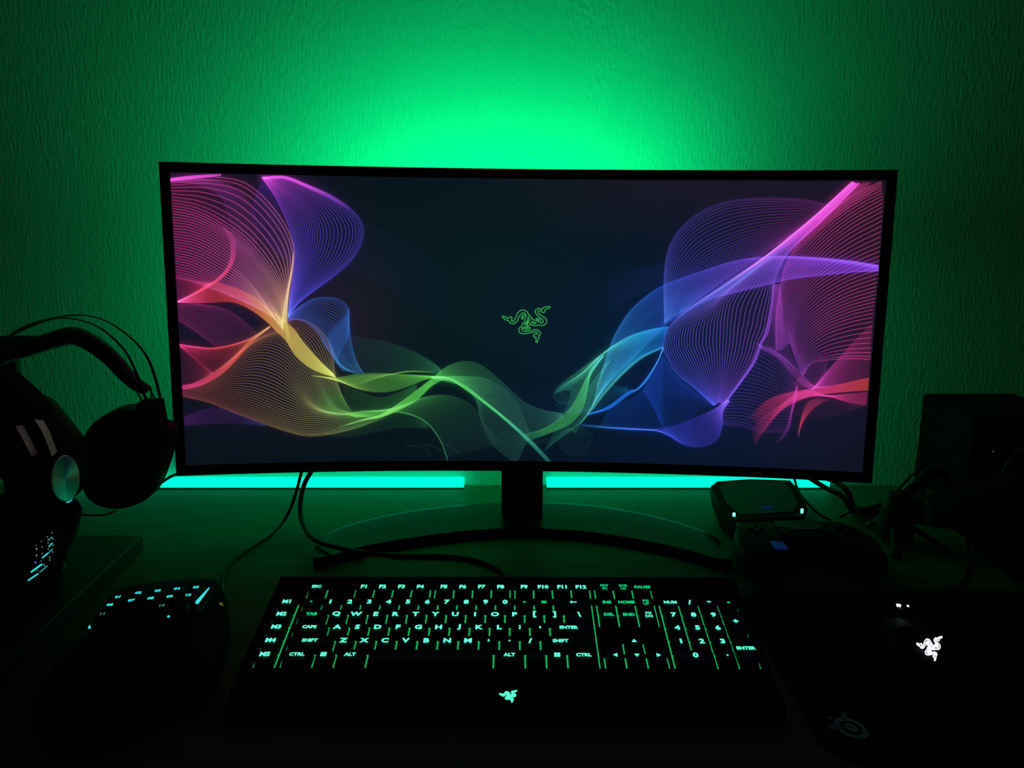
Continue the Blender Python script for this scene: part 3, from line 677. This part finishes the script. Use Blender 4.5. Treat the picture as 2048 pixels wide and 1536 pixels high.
# glow under the caps, one lit plate per key block
def plate(x0, x1, r0, r1, e=.0004): return ((x0*U-e, x1*U+e), (rows[r0]-U/2+.0030, rows[r1]+U/2-.003))
for (x0, x1, a, b) in ((0, 15, 'C', 'N'), (-1.26, -.26, 'C', 'N'), (0, 1, 'F', 'F'), (2.5, 6.5, 'F', 'F'), (6.75, 10.75, 'F', 'F'), (11, 15, 'F', 'F'), (15.25, 18.25, 'F', 'F'), (15.25, 18.25, 'Q', 'N'), (16.25, 17.25, 'Z', 'Z'), (15.25, 18.25, 'C', 'C'), (18.5, 22.5, 'C', 'N')):
    (xa, xb), (ya, yb) = plate(x0, x1, a, b)
    bm = nb(); box(bm, ((xa+xb)/2, (ya+yb)/2, KP+.0002), (xb-xa, yb-ya, .0004)); obj('key_glow', bm, M_under, kb, local=True)
bm = nb(); KE = lambda x, y: Vector((.204+(x-985)/1310*.0150, .0175-(y-800)/1000*.0140, KP+.0012+.0003))
strokes(bm, EMBLEM, 95, KE); obj('emblem', bm, M_legend, kb, local=True)['label'] = 'green lit three-snake emblem'
bm = nb()
cb = [(1020,1168,.018),(1014,1152,.003),(985,1133,.0028),(940,1118,.0028),(880,1112,.0028),(800,1111,.0028),(740,1106,.0028),(700,1101,.0185),(672,1094,.0215),(640,1085,.0205),(617,1068,.019)]
pts = [atZ(*c) for c in cb]+[atY(603, 1040, 1.0), atY(601, 1005, 1.015), atY(608, 970, 1.025), atY(623, 942, 1.03), atY(640, 915, 1.03)]
tube(bm, pts, .0031, 10); obj('cable', bm, M_rubber, kb, smooth=True)['label'] = 'thick black braided cable'

# ------------------------------------------------------------ left keypad
kp = empty('keypad', (-.36, .72, 0), 'small black one-handed keypad with cyan lit keys, left of the keyboard', 'keypad')
outl = [atZ(a, b, .028) for a, b in ((183,1252),(200,1222),(228,1190),(262,1176),(330,1168),(400,1163),(438,1168),(455,1203),(452,1255),(428,1335),(380,1372),(300,1400),(276,1418),(215,1442),(140,1446),(84,1430),(66,1396),(84,1345),(130,1298),(165,1275))]
outl = catmull(outl, 3, True)
cen = sum(outl, Vector())/len(outl)
bm = nb(); rings = []
for s, z in ((.93, .001), (1, .006), (1, .020), (.97, .026), (.9, .0285), (.4, .031)):
    rings.append([Vector((cen.x+(q.x-cen.x)*s, cen.y+(q.y-cen.y)*s, z+(q.y-cen.y)*.06*(z > .01))) for q in outl])
loft(bm, rings); obj('body', bm, M_matte, kp, smooth='auto')
KZ = .0475
def kkey(px, py, lab, dim=False, w_=.0155, d=.0135, rot=12):
    q = atZ(px, py, KZ)
    M = Matrix.Translation(q) @ Matrix.Rotation(R(rot), 4, 'Z') @ Matrix.Rotation(R(4), 4, 'X')
    bm = nb(); rr = []
    for a, b, z in ((w_, d, -.012), (w_, d, -.008), (w_*.8, d*.8, -.0006), (w_*.75, d*.75, 0)):
        rr.append([M @ Vector((x, y, z)) for x, y in rrect(a, b, .0018, 3)])
    loft(bm, rr); k = obj('keycap', bm, M_cap, kp)
    if lab:
        me = text_mesh(lab, .0058, .0003); me.transform(M @ Matrix.Translation((0, 0, .0002)))
        obj('legend', me, M_cyan2 if dim else M_cyan, k)
for i, (a, b) in enumerate(((235.4,1194),(276.8,1185.6),(315.5,1181.5),(354,1177.4),(392,1174.6))): kkey(a, b, '%02d' % (i+1))
for i, (a, b) in enumerate(((220,1209.5),(262.8,1200.8),(301.4,1196.4),(339.5,1193),(377,1190))): kkey(a, b, '%02d' % (i+6))
for i, (a, b) in enumerate(((205,1228),(248,1219),(286,1213.5),(324,1210.8),(361,1207.5))): kkey(a, b, ('11', '', '', '14', '')[i], True)
bm = nb(); bmb = [atZ(a, b, .040) for a, b in ((205,1222),(300,1192),(398,1188),(420,1172),(425,1180),(405,1215),(340,1232),(220,1245),(185,1250))]
prism(bm, [(q.x, q.y) for q in bmb], .026, .0365); obj('key_bed', bm, M_black, kp)
bm = nb(); tube(bm, [atZ(418, 1176, .0455), atZ(394, 1205, .0455)], lambda t: .0006+.0012*t, 8, 2); obj('light_bar', bm, M_cyan, kp)
bm = nb(); prism(bm, [(q.x, q.y) for q in (atZ(a, b, .030) for a, b in ((176,1254.5),(180,1249.5),(181,1254.5)))], .0285, .030); obj('light_bar', bm, M_cyan, kp)
bm = nb(); q = atZ(337, 1233, .041); bmesh.ops.create_icosphere(bm, subdivisions=2, radius=.0012, matrix=Matrix.Translation(q)); obj('indicator', bm, M_cyan, kp)
bm = nb(); prism(bm, [(q.x, q.y) for q in (atZ(a, b, .034) for a, b in ((438,1204.5),(445.5,1206),(445.5,1207.2),(438,1205.8)))], .030, .034); obj('indicator', bm, mat('amber_led', (0, 0, 0), emit=(.12, .09, .02), es=1), kp)
bm = nb()
tc_ = [(447,1200,.02),(446,1180,.006),(447,1155,.003),(463,1125,.003),(500,1098,.003),(545,1068,.006),(575,1030,.02)]
tube(bm, [atZ(*c) for c in tc_]+[atY(592, 985, 1.0), atY(600, 955, 1.0), atY(608, 925, 1.02)], .0021, 10); obj('cable', bm, M_rubber, kp, smooth=True)

# ------------------------------------------------------------ mouse pad and mouse
pad = empty('mouse_pad', (.41, .70, 0), 'black cloth mouse pad with rounded corners, right of the keyboard', 'mouse pad')
bm = nb(); prism(bm, rrect(.335, .283, .032, 10, (.4165, .7035)), .0005, .0035); obj('mat_sheet', bm, M_cloth, pad)
def pf(x, y): return atZ(1600+x/10.24, 1380+y/10.24, .0038)
bm = nb()
def ringpoly(cx, cy, a, b, th, f0, f1, n=48):
    for k in range(n):
        q = []
        for s, t in ((f0, k), (f0, k+1), (f1, k+1), (f1, k)):
            A = 2*math.pi*t/n; x = s*a*math.cos(A); y = s*b*math.sin(A)
            q.append(bm.verts.new(pf(cx+x*math.cos(th)-y*math.sin(th), cy+x*math.sin(th)+y*math.cos(th))))
        bm.faces.new(q)
ringpoly(1050, 780, 385, 180, R(24), .66, 1); ringpoly(1050, 768, 158, 70, R(24), .25, 1)
for P in ([(830,460),(930,465),(990,590),(900,620),(830,600),(850,520)], [(570,740),(690,715),(800,760),(860,860),(740,795),(610,790)], [(560,540),(620,525),(665,570),(650,600),(590,580)]):
    bm.faces.new([bm.verts.new(pf(*p)) for p in P])
obj('printed_emblem', bm, M_pale, pad)
me = text_mesh('steelseries', .0082, .00005); q = pf(1150, 1065); d = (pf(1590, 1085)-pf(720, 1040)); me.transform(Matrix.Translation(q) @ Matrix.Rotation(math.atan2(d.y, d.x), 4, 'Z')); obj('printed_name', me, mat('faint_print', (.14, .16, .155), .8, spec=.1), pad)

ms_ = empty('mouse', (.3751, .690, .0037), 'black mouse with white lit emblem and wheel lights on the pad', 'mouse', (0, 0, R(-9.9)))
bm = nb(); rings = []
prof = [(-.062, .018, .004, .012), (-.058, .027, .003, .024), (-.045, .033, .0005, .034), (-.02, .034, .0005, .0395), (.005, .031, .0005, .038), (.03, .0295, .0005, .031), (.05, .030, .0005, .0225), (.060, .027, .001, .017), (.064, .020, .004, .012)]
for y, hw, z0, z1 in prof:
    r = []
    for k in range(24):
        a = 2*math.pi*k/24; cx, cz = math.cos(a), math.sin(a)
        r.append((hw*math.copysign(abs(cx)**.75, cx), y, (z0+z1)/2+(z1-z0)/2*math.copysign(abs(cz)**.8, cz)))
    rings.append(r)
loft(bm, rings); obj('body', bm, M_matte, ms_, smooth=True, local=True)
for s in (-1, 1):
    bm = nb(); rr = []
    for y, zt in ((.004, .0392), (.03, .0322), (.05, .0238), (.061, .017)):
        x0, x1 = s*.0042, s*.024
        rr.append([(x0, y, zt-.004), (x1, y, zt-.010), (x1, y, zt-.0035), ((x0+x1)/2, y, zt+.0002), (x0, y, zt+.0006)])
    loft(bm, rr); obj('button', bm, M_black, ms_, smooth='auto', local=True)
bm = nb(); lathe(bm, [(.0085, -.0035), (.0105, -.0025), (.0105, .0025), (.0085, .0035)], Matrix.Translation((0, .054, .0215)) @ Matrix.Rotation(math.pi/2, 4, 'Y'), 28); wh = obj('scroll_wheel', bm, M_rubber, ms_, local=True)
Wq = wm(ms_)
def on_body(px, py, z): return atZ(px, py, z)
for a, b, sz_ in (((1793,1210), (1801,1212), 1), ((1815,1210.5), (1817,1213.5), .5)):
    bm = nb(); zz = .0362
    tube(bm, [atZ(a[0], a[1]+1, zz), atZ((a[0]+b[0])/2, (a[1]+b[1])/2-.6, zz+.0006), atZ(b[0], b[1], zz)], .0013*sz_+.0002, 8, 3)
    obj('wheel_light', bm, M_white, ms_)
MPX = lambda x, y: (1833+(x-330)/1310*51, 1273+(y-305)/985*48)
bm = nb()
E0 = atZ(1860, 1298, .0424); EN = Vector((.03, -.20, 1))
def mf(x, y):
    a, b = MPX(x, y); d = ray(a, b); o = Vector((0, 0, H))
    return o+d*((E0-o).dot(EN)/d.dot(EN))
strokes(bm, EMBLEM, 52, mf); obj('emblem', bm, M_white, ms_)['label'] = 'white lit three-snake emblem'
bm = nb(); tube(bm, [Wq @ Vector((.0, .060, .010)), Wq @ Vector((.004, .085, .004)), atZ(1880,1186,.006), atZ(1905,1180,.003), atZ(1928,1160,.003), atZ(1936,1125,.004), atZ(1936,1085,.02), atY(1934,1050,.93), atY(1930,1010,.94)], .002, 8); obj('cable', bm, M_rubber, ms_, smooth=True)

# ------------------------------------------------------------ raised board, headset stand, headset
bd = empty('raised_board', (-.73, .68, 0), 'low dark board lying on the left end of the desk under the headset stand', 'board')
bm = nb(); box(bm, (-.729, .685, .0105), (.54, .55, .019), .002); obj('board_top', bm, mat('dark_board', (.02, .016, .012), .55), bd)

st = empty('headset_stand', (-.527, .84, .02), 'dark upright stand holding the headset on the left', 'stand')
bm = nb(); lathe(bm, [(.044, 0), (.046, .003), (.044, .007), (.02, .009)], Matrix.Translation((-.545, .845, .0205))); obj('base', bm, M_black, st)
bm = nb(); prism(bm, rrect(.03, .014, .004, 3), .028, .277, Matrix.Translation((-.530, .845, 0))); obj('post', bm, M_black, st)
bm = nb(); tube(bm, [(-.600, .80, .262), (-.565, .825, .278), (-.530, .845, .284), (-.500, .862, .281)], 0, 12, 5, flat=(.045, .010), side=Vector((.5, -1, 0))); obj('cradle', bm, M_matte, st, smooth=True)

hs = empty('headset', (-.46, .80, .10), 'large over-ear headset with twin steel bands hanging on the stand', 'headset')
def A(L): return [atY(a, b, c) for a, b, c in L]
arc_r = [(322,806,.885),(313,765,.88),(293,712,.87),(257,672,.86),(207,640,.85),(150,630,.84),(78,643,.82),(30,664,.80),(-8,700,.78),(-28,745,.76),(-22,795,.745),(8,825,.735),(35,848,.735),(56,880,.735),(73,915,.735)]
arc_f = [(297,815,.845),(286,782,.84),(271,742,.835),(250,702,.83),(212,664,.82),(170,643,.81),(118,636,.80),(62,652,.785),(5,683,.765),(-12,720,.75),(-2,765,.735),(38,808,.725),(75,838,.72),(95,870,.72),(109,907,.72)]
for L, lb_ in ((arc_r, None), (arc_f, None)):
    bm = nb(); P = A(L); tube(bm, P, 0, 12, 5, flat=(.0075, .0014), side=Vector((.72, -.65, 0))); obj('band', bm, M_band_redlit, hs, smooth=True)
bm = nb(); tube(bm, A([(-15,725,.79),(20,708,.80),(60,696,.81),(105,681,.825),(148,672,.835),(185,687,.845),(222,716,.85),(250,747,.855),(272,768,.86),(290,778,.865)]), lambda t: .75+.4*math.sin(math.pi*min(1, max(0, t))), 16, 5, flat=(.034, .0165), side=Vector((.5, -.85, .15)))
obj('head_pad', bm, M_leather, hs, smooth=True)
for L in ([(268,772,.86),(280,795,.865),(290,815,.868)], [(290,772,.865),(300,773,.868),(303,790,.87),(299,812,.87)], [(292,768,.865),(306,790,.87),(318,815,.88)]):
    bm = nb(); tube(bm, A(L), .0009, 6, 5); obj('band_wire', bm, M_rubber, hs, smooth=True)
def cup(poly, Y0, Y1, Yf, mat_, nm, sc0=.86, slope=0):
    P = catmull([(a, b, 0) for a, b in poly], 3, True); cx = sum(p.x for p in P)/len(P); cy = sum(p.y for p in P)/len(P)
    bm = nb(); rr = []
    for s, Y in ((.55, Yf), (sc0, Yf+.004), (.97, Y0), (1, Y0+.006), (1, Y1-.004), (.94, Y1)):
        base = [atY(cx+(p.x-cx), cy+(p.y-cy), Y0+.005) for p in P]; c = atY(cx, cy, Y0+.005)
        rr.append([c+(q-c)*s+Vector((slope*(Y-Y0), Y-(Y0+.005), 0)) for q in base])
    loft(bm, rr); return obj(nm, bm, mat_, hs, smooth='auto')
cr = cup([(166,965),(160,915),(166,880),(182,850),(212,828),(245,817),(278,823),(300,842),(333,853),(344,866),(336,905),(320,955),(306,985),(285,1004),(243,1018),(202,1012),(175,992)], .855, .885, .842, M_black, 'ear_cup', slope=0)
pr = [(180,940),(176,890),(200,850),(240,826),(280,832),(310,870),(312,930),(295,985),(240,1012),(195,1000)]
cup(pr, .886, .905, .884, M_leather, 'ear_cushion')
bm = nb(); L = [(285,800),(322,800),(328,835),(334,860),(300,868),(284,840)]
q = [atY(a, b, .86) for a, b in L]; vv0 = [v+Vector((0, -.016, 0)) for v in q]; vv1 = [v+Vector((0, .008, 0)) for v in q]; loft(bm, [vv0, vv1]); obj('slider_block', bm, M_matte, hs)
bm = nb(); tube(bm, A([(251,918,.8405),(245,945,.8395),(240,965,.8395),(236,985,.842)]), .0012, 8, 4); obj('trim_strip', bm, mat('blue_tinted_gloss', (.02, .12, .2), .2), hs, smooth=True)
# near ear cup, its arm block and the spun metal disc
cup([(60,795),(88,806),(112,832),(140,868),(163,903),(160,960),(140,1000),(95,1003),(55,985),(30,972),(2,940),(-40,890),(-38,820),(10,790)], .765, .790, .75, M_black, 'ear_cup')
cup([(50,815),(100,845),(150,910),(140,980),(90,990),(30,960),(-20,900),(0,830)], .790, .812, .788, M_leather, 'ear_cushion')
bm = nb(); q = [atY(a, b, .72) for a, b in [(-20,745),(20,752),(62,788),(90,822),(88,838),(72,843),(38,848),(20,835),(-5,800)]]; loft(bm, [[v+Vector((0, -.008, 0)) for v in q], [v+Vector((0, .014, 0)) for v in q]]); obj('slider_block', bm, M_matte, hs)
for L in ([(35,846,.728),(50,872,.7275),(62,895,.7275),(72,916,.728)], [(76,837,.713),(90,860,.7125),(100,883,.7125),(109,908,.713)]):
    bm = nb(); tube(bm, A(L), 0, 4, 4, flat=(.0125, .0012), side=Vector((.12, -1, .05))); o = obj('arm', bm, mat('satin_steel', (.85, .80, .74), .45, .35), hs); o['label'] = 'bright flat steel arm'
bm = nb(); q = [atY(a, b, .72) for a, b in [(62,915),(110,900),(128,915),(120,940),(75,940)]]; loft(bm, [[v+Vector((0, -.006, 0)) for v in q], [v+Vector((0, .03, 0)) for v in q]]); obj('arm_socket', bm, M_matte, hs)
dc = atY(131, 957, .715); MD = frame_z(dc, (.99, -.05, .08))
bm = nb(); lathe(bm, [(.020, -.026), (.0225, -.024), (.0225, -.003), (.0215, -.001)], MD); dh = obj('disc_housing', bm, M_matte, hs, smooth='auto')
bm = nb(); lathe(bm, [(.0213, -.001), (.0213, .0004), (.0205, .0008), (.004, .0006), (.0005, .0006)], Matrix.Identity(4)); o = obj('spun_disc', bm, M_spun, hs, local=True); o.matrix_parent_inverse = wm(hs).inverted(); o.matrix_basis = MD
o['label'] = 'round spun metal disc'
bm = nb(); tube(bm, [MD @ Vector((.0218*math.cos(a), .0218*math.sin(a), -.001)) for a in [R(x) for x in (172, 178, 184, 190)]], .0009, 8, 3); obj('edge_reflection', bm, M_cyan, hs, smooth=True)  # blue LED reflection below the disc, put in as a glowing piece
bm = nb(); tube(bm, A([(150,1000,.86),(143,1010,.86),(150,1024,.858),(170,1030,.857),(205,1030,.857),(232,1022,.86)]), .001, 8, 5); obj('cable_loop', bm, mat('olive_rubber', (.05, .055, .03), .5), hs, smooth=True)
bm = nb(); tube(bm, [atY(300,980,.885), atY(318,968,.90), atY(340,954,.93), atY(358,946,.97), atY(380,930,1.0)], .0019, 8, 5); obj('cable', bm, M_rubber, hs, smooth=True)

# upright device with a cyan lit button grid
dv = empty('multi_button_mouse', (-.50, .79, .02), 'black mouse standing upright on the board with a cyan lit button grid', 'mouse')
poly = [(-60,1190),(-64,1080),(-30,1010),(10,984),(45,975),(85,985),(112,1003),(137,1008),(150,1028),(146,1055),(138,1085),(120,1120),(108,1160),(100,1196),(20,1205)]
P = catmull([(a, b, 0) for a, b in poly], 2, True); cx, cy = 40, 1100
bm = nb(); rr = []
for s, dY in ((.5, -.030), (.85, -.026), (.97, -.014), (1, 0), (.95, .02), (.7, .034)):
    r = []
    for p_ in P:
        q = atY(p_.x, p_.y, .80); c = atY(cx, cy, .80); v = c+(q-c)*s; v.y += dY; v.z = max(v.z, .0205); r.append(v)
    rr.append(r)
loft(bm, rr); obj('body', bm, M_matte, dv, smooth='auto')
YG = .766
bm = nb(); q = [atY(a, b, YG) for a, b in ((46,1090),(75,1066),(103,1050),(112,1058),(110,1110),(92,1148),(56,1170),(48,1150))]
loft(bm, [q, [v+Vector((0, .012, 0)) for v in q]]); obj('button_panel', bm, M_matte, dv)
gl = lambda x, y: (40+x/10.97, 1040+y/10.97)
bars = [((180,1325),(395,1180),.9,1),((430,1150),(600,1005),.6,0),((248,1140),(480,970),1.1,1),((490,830),(620,725),.8,1),((620,725),(710,640),.6,0),((630,585),(710,505),.6,1),((640,430),(705,370),.5,0)]
for a, b, r, br in bars:
    bm = nb(); tube(bm, [atY(*gl(*a), YG-.0008), atY(*gl(*b), YG-.0008)], .00062*r+.0001, 6, 2); obj('button_light', bm, M_cyan if br else mat('cyan_mid', (0, 0, 0), emit=(.03, .42, .40), es=.9), dv)
dots = [(365,635,1),(362,775,1),(595,370,.6),(615,500,.6),(620,640,.6),(725,410,.6),(728,550,.6),(715,700,.6),(650,880,.7),(652,820,.8),(530,990,.9),(485,735,.5),(485,590,.5),(470,465,.4),(700,285,.6),(465,900,.5),(345,560,.4),(375,1110,.4),(622,435,.7)]
bm = nb()
for x, y, s in dots:
    q = atY(*gl(x, y), YG-.0006); box(bm, q, (.0008*s+.0002, .0004, .0016*s+.0004))
obj('grid_dots', bm, mat('pale_dots', (0, 0, 0), emit=(.16, .26, .22), es=1), dv)
bm = nb(); box(bm, atY(*gl(338, 932), YG-.0006), (.0013, .0005, .0015)); obj('indicator', bm, mat('blue_dot', (0, 0, 0), emit=(.12, .14, .8), es=1), dv)

# ------------------------------------------------------------ right side things
hub = empty('hub', (.37, 1.05, 0), 'flat black box with two small green lights behind the game controller', 'hub')
top = [atZ(a, b, .036) for a, b in ((1419,972),(1432,962),(1500,957),(1582,960),(1596,975),(1616,1012),(1604,1034),(1470,1042),(1436,1012))]
bm = nb(); c = sum(top, Vector())/len(top); loft(bm, [[Vector((c.x+(q.x-c.x)*s, c.y+(q.y-c.y)*s, z)) for q in top] for s, z in ((.86, .001), (.92, .008), (.995, .030), (.97, .036))]); obj('shell', bm, M_matte, hub, smooth='auto')
bm = nb(); prism(bm, [(c.x+(q.x-c.x)*.8, c.y+(q.y-c.y)*.8) for q in top], .0355, .0372); obj('top_plate', bm, M_gloss, hub)
for a, b in ((1468,1030),(1604,1022)):
    q = atY(a, b, .982 if a < 1500 else .990); bm = nb(); box(bm, q, (.0034, .003, .0062), .001); obj('indicator', bm, M_ledg, hub)
bm = nb(); q = atY(1535, 1014.5, .99); box(bm, q+Vector((0, 0, 0)), (.0125, .003, .0016), .0005); obj('blue_reflection', bm, M_blue, hub)  # glowing stand-in for the controller light bar's reflection on the box

gp = empty('game_controller', (.345, .90, 0), 'black and dark red game controller lying in front of the flat box', 'game controller')
gx = .344; sc_ = 1.0
half = [(0,.952),(.030,.953),(.055,.956),(.070,.948),(.080,.925),(.085,.895),(.083,.868),(.074,.856),(.060,.860),(.050,.880),(.040,.895),(.022,.900),(0,.900)]
full = [(gx+x, y) for x, y in half]+[(gx-x, y) for x, y in half[-2:0:-1]]
full = [(p.x, p.y) for p in catmull([(a, b, 0) for a, b in full], 3, True)]
bm = nb(); ccx, ccy = gx, .915
rr = []
for s, z in ((.84, .004), (.95, .012), (1, .024), (.985, .033), (.93, .040), (.8, .043)):
    rr.append([Vector((ccx+(x-ccx)*s, ccy+(y-ccy)*s, z-.10*max(0, .90-y)*(z > .02))) for x, y in full])
loft(bm, rr); obj('body', bm, M_redp, gp, smooth='auto')
for s in (-1, 1):
    bm = nb(); lathe(bm, [(.011, .036), (.006, .040), (.006, .047), (.0095, .049), (.0095, .051), (.006, .0505)], Matrix.Translation((gx+s*.026, .903, 0)), 24); obj('thumbstick', bm, M_rubber, gp, smooth='auto')
    bm = nb(); box(bm, (gx+s*.053, .957, .031), (.028, .014, .012), .004); obj('shoulder_button', bm, M_black, gp)
bm = nb(); prism(bm, rrect(.052, .026, .003, 3, (gx, .934)), .040, .0445); obj('touchpad', bm, M_gloss, gp)
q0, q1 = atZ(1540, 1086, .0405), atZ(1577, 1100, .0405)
bm = nb(); box(bm, ((q0.x+q1.x)/2, (q0.y+q1.y)/2, .0418), (q1.x-q0.x, q0.y-q1.y, .003), .001); obj('blue_sheen', bm, mat('blue_sheen_glow', (.01, .02, .05), .2, emit=(.002, .006, .045), es=1), gp)  # blue reflected light on the controller, put in as a faintly glowing patch
bm = nb()
box(bm, (gx-.053, .925, .0435), (.022, .007, .003), .001); box(bm, (gx-.053, .925, .0435), (.007, .022, .003), .001); obj('direction_pad', bm, M_black, gp)
for dx, dy in ((.009, 0), (-.009, 0), (0, .009), (0, -.009)):
    bm = nb(); lathe(bm, [(.0045, .040), (.0045, .045), (.0035, .0457)], Matrix.Translation((gx+.053+dx, .925+dy, 0)), 18); obj('face_button', bm, M_black, gp)

bg = empty('mouse_bungee', (.484, .96, 0), 'black three-legged cable holder to the right of the game controller', 'cable holder')
hub_c = atZ(1792, 1040, .03)
bm = nb(); loft(bm, [[hub_c+Vector((x*s, y*s, z)) for x, y in rrect(.036, .03, .008, 4)] for s, z in ((1.1, -.022), (1.05, 0), (.9, .018), (.62, .036))]); obj('hub_block', bm, M_black, bg, smooth='auto')
for a, b in ((1905,1112),(1792,1116),(1735,1050)):
    e = atZ(a, b, .004); bm = nb(); tube(bm, [hub_c+Vector((0, 0, -.002)), hub_c.lerp(e, .5)+Vector((0, 0, .004)), e], lambda t: 1.15-.5*t, 10, 4, flat=(.016, .008), side=Vector((1, 0, 0)) if a == 1792 else Vector((0, 1, 0))); obj('leg', bm, M_black, bg, smooth=True)
bm = nb(); tube(bm, [hub_c+Vector((-.006, 0, .03)), atY(1805,992,.96), atY(1838,966,.965), atY(1868,950,.97), atY(1884,948,.975), atY(1893,962,.98)], lambda t: .007-.004*t, 10, 5); obj('arm', bm, M_matte, bg, smooth=True)

def cable(pts, r, lab, grp='loose cables right of the monitor', name='cable'):
    bm = nb(); tube(bm, pts, r, 8, 6); tag(obj(name, bm, M_rubber, None, smooth=True), lab, 'cable', grp)
cable([atY(1588,955,1.02), atY(1598,985,.995), atY(1618,1010,.975), atY(1640,1030,.965), atZ(1660,1040,.02)], .0016, 'thin black cable hanging from the monitor behind the game controller')
cable([atY(1610,950,1.04), atY(1650,975,1.03), atY(1685,993,1.02), atZ(1700,1015,.004), atZ(1735,1024,.004), atZ(1775,1022,.004)], .0034, 'thick black cable leaving the monitor, lower one of the close pair')
cable([atY(1640,952,1.06), atY(1675,965,1.05), atY(1696,985,1.04), atZ(1705,1008,.004), atZ(1722,1020,.012), atZ(1762,1010,.012), atZ(1790,1000,.02)], .0038, 'thickest black cable leaving the monitor, upper one of the close pair')
cable([atZ(1680,1034,.014), atZ(1712,1022,.012), atZ(1745,1034,.006), atZ(1775,1024,.012), atY(1800,1000,1.0)], .0016, 'thin black cable arching between controller and cable holder')
cable([atY(1770,1005,1.01), atY(1800,975,1.0), atY(1835,940,1.0), atY(1870,917,1.01), atY(1912,894,1.03), atY(1945,880,1.04)], .0016, 'thin straight black cable rising from the holder to the tall speaker')
cable([atY(1795,1022,1.0), atY(1840,1000,1.0), atY(1880,985,1.0), atY(1903,968,1.01), atY(1925,962,1.02)], .0022, 'black cable running low from the holder towards the tall speaker')
cable([atY(1800,1000,.985), atY(1830,968,.985), atY(1855,942,.985), atY(1880,937,.985), atY(1897,955,.99), atY(1905,985,.99)], .003, 'thick black cable looping above the cable holder arm')
cable([atY(1930,1030,.95), atY(1960,1010,.955), atY(2000,985,.96), atY(2048,950,.965), atY(2075,930,.97)], .0022, 'dark cable crossing low in front of the tall speaker')
cable([atY(1985,1000,.97), atY(2000,960,.97), atY(2018,925,.975), atY(2048,893,.98), atY(2080,870,.985)], .003, 'dark cable sweeping up across the front of the tall speaker')

cab = empty('side_cabinet', (.80, .92, -.74), 'dark low cabinet standing beside the right end of the desk', 'cabinet')
bm = nb(); box(bm, (.80, .93, -.42), (.40, .52, .639), .003); obj('body', bm, mat('dark_cabinet', (.03, .022, .016), .5), cab)
for dz in (-.26, -.55):
    bm = nb(); box(bm, (.80, .664, dz), (.38, .012, .26), .002); dr = obj('drawer', bm, mat('dark_cabinet', (0, 0, 0)), cab)
    bm = nb(); box(bm, (.80, .650, dz+.05), (.12, .016, .012), .003); obj('handle', bm, M_steel, dr)
sp = empty('speaker', (.665, 1.09, -.10), 'tall black speaker box standing beside the right end of the desk', 'speaker')
bm = nb(); box(bm, (.672, 1.115, .0235), (.135, .14, .247), .005); obj('cabinet', bm, M_matte, sp)
bm = nb(); box(bm, (.672, 1.042, .0235), (.120, .008, .230), .003); obj('grille', bm, M_cloth, sp)
bm = nb()
for a, b in ((1986,903),(1968,985),(1973.5,989)): bmesh.ops.create_icosphere(bm, subdivisions=1, radius=.0007, matrix=Matrix.Translation(atY(a, b, 1.0370)))
obj('indicator', bm, mat('faint_led', (0, 0, 0), emit=(.2, .2, .17), es=1), sp)

ad = empty('power_adapter', (.571, 1.06, 0), 'small black adapter block on the right edge of the desk below the speaker', 'adapter')
M_ = Matrix.Translation((.566, 1.065, .0145)) @ Matrix.Rotation(R(-28), 4, 'Z')
bm = nb(); box(bm, (0, 0, 0), (.05, .062, .028), .004, M_); obj('block', bm, M_black, ad)
bm = nb(); box(bm, (0.004, 0, .0005), (.010, .0635, .0295), .001, M_); obj('strap', bm, M_grey, ad)

cl = empty('edge_clamp', (.57, .93, 0), 'black angular clamp with two pointed jaws on the right edge of the desk', 'clamp')
def slabY(poly, Y, th, nm, z=None, m=M_matte):
    q = [atY(a, b, Y) for a, b in poly]; bm = nb(); loft(bm, [q, [v+Vector((0, th, 0)) for v in q]]); return obj(nm, bm, m, cl)
slabY([(1893,1032),(1920,1000),(1975,985),(2060,965),(2100,975),(2100,1080),(1985,1072),(1962,1078),(1935,1072),(1912,1055)], .925, .045, 'frame')
slabY([(1918,1048),(1985,1050),(1980,1080),(1971,1112),(1962,1106),(1940,1080)], .930, .018, 'jaw')
slabY([(1985,1062),(2080,1062),(2080,1110),(2048,1120),(2041,1163),(2026,1158),(2004,1136),(2004,1105)], .872, .03, 'jaw')
slabY([(1985,1040),(2080,1020),(2080,1085),(1992,1080)], .885, .06, 'bridge')
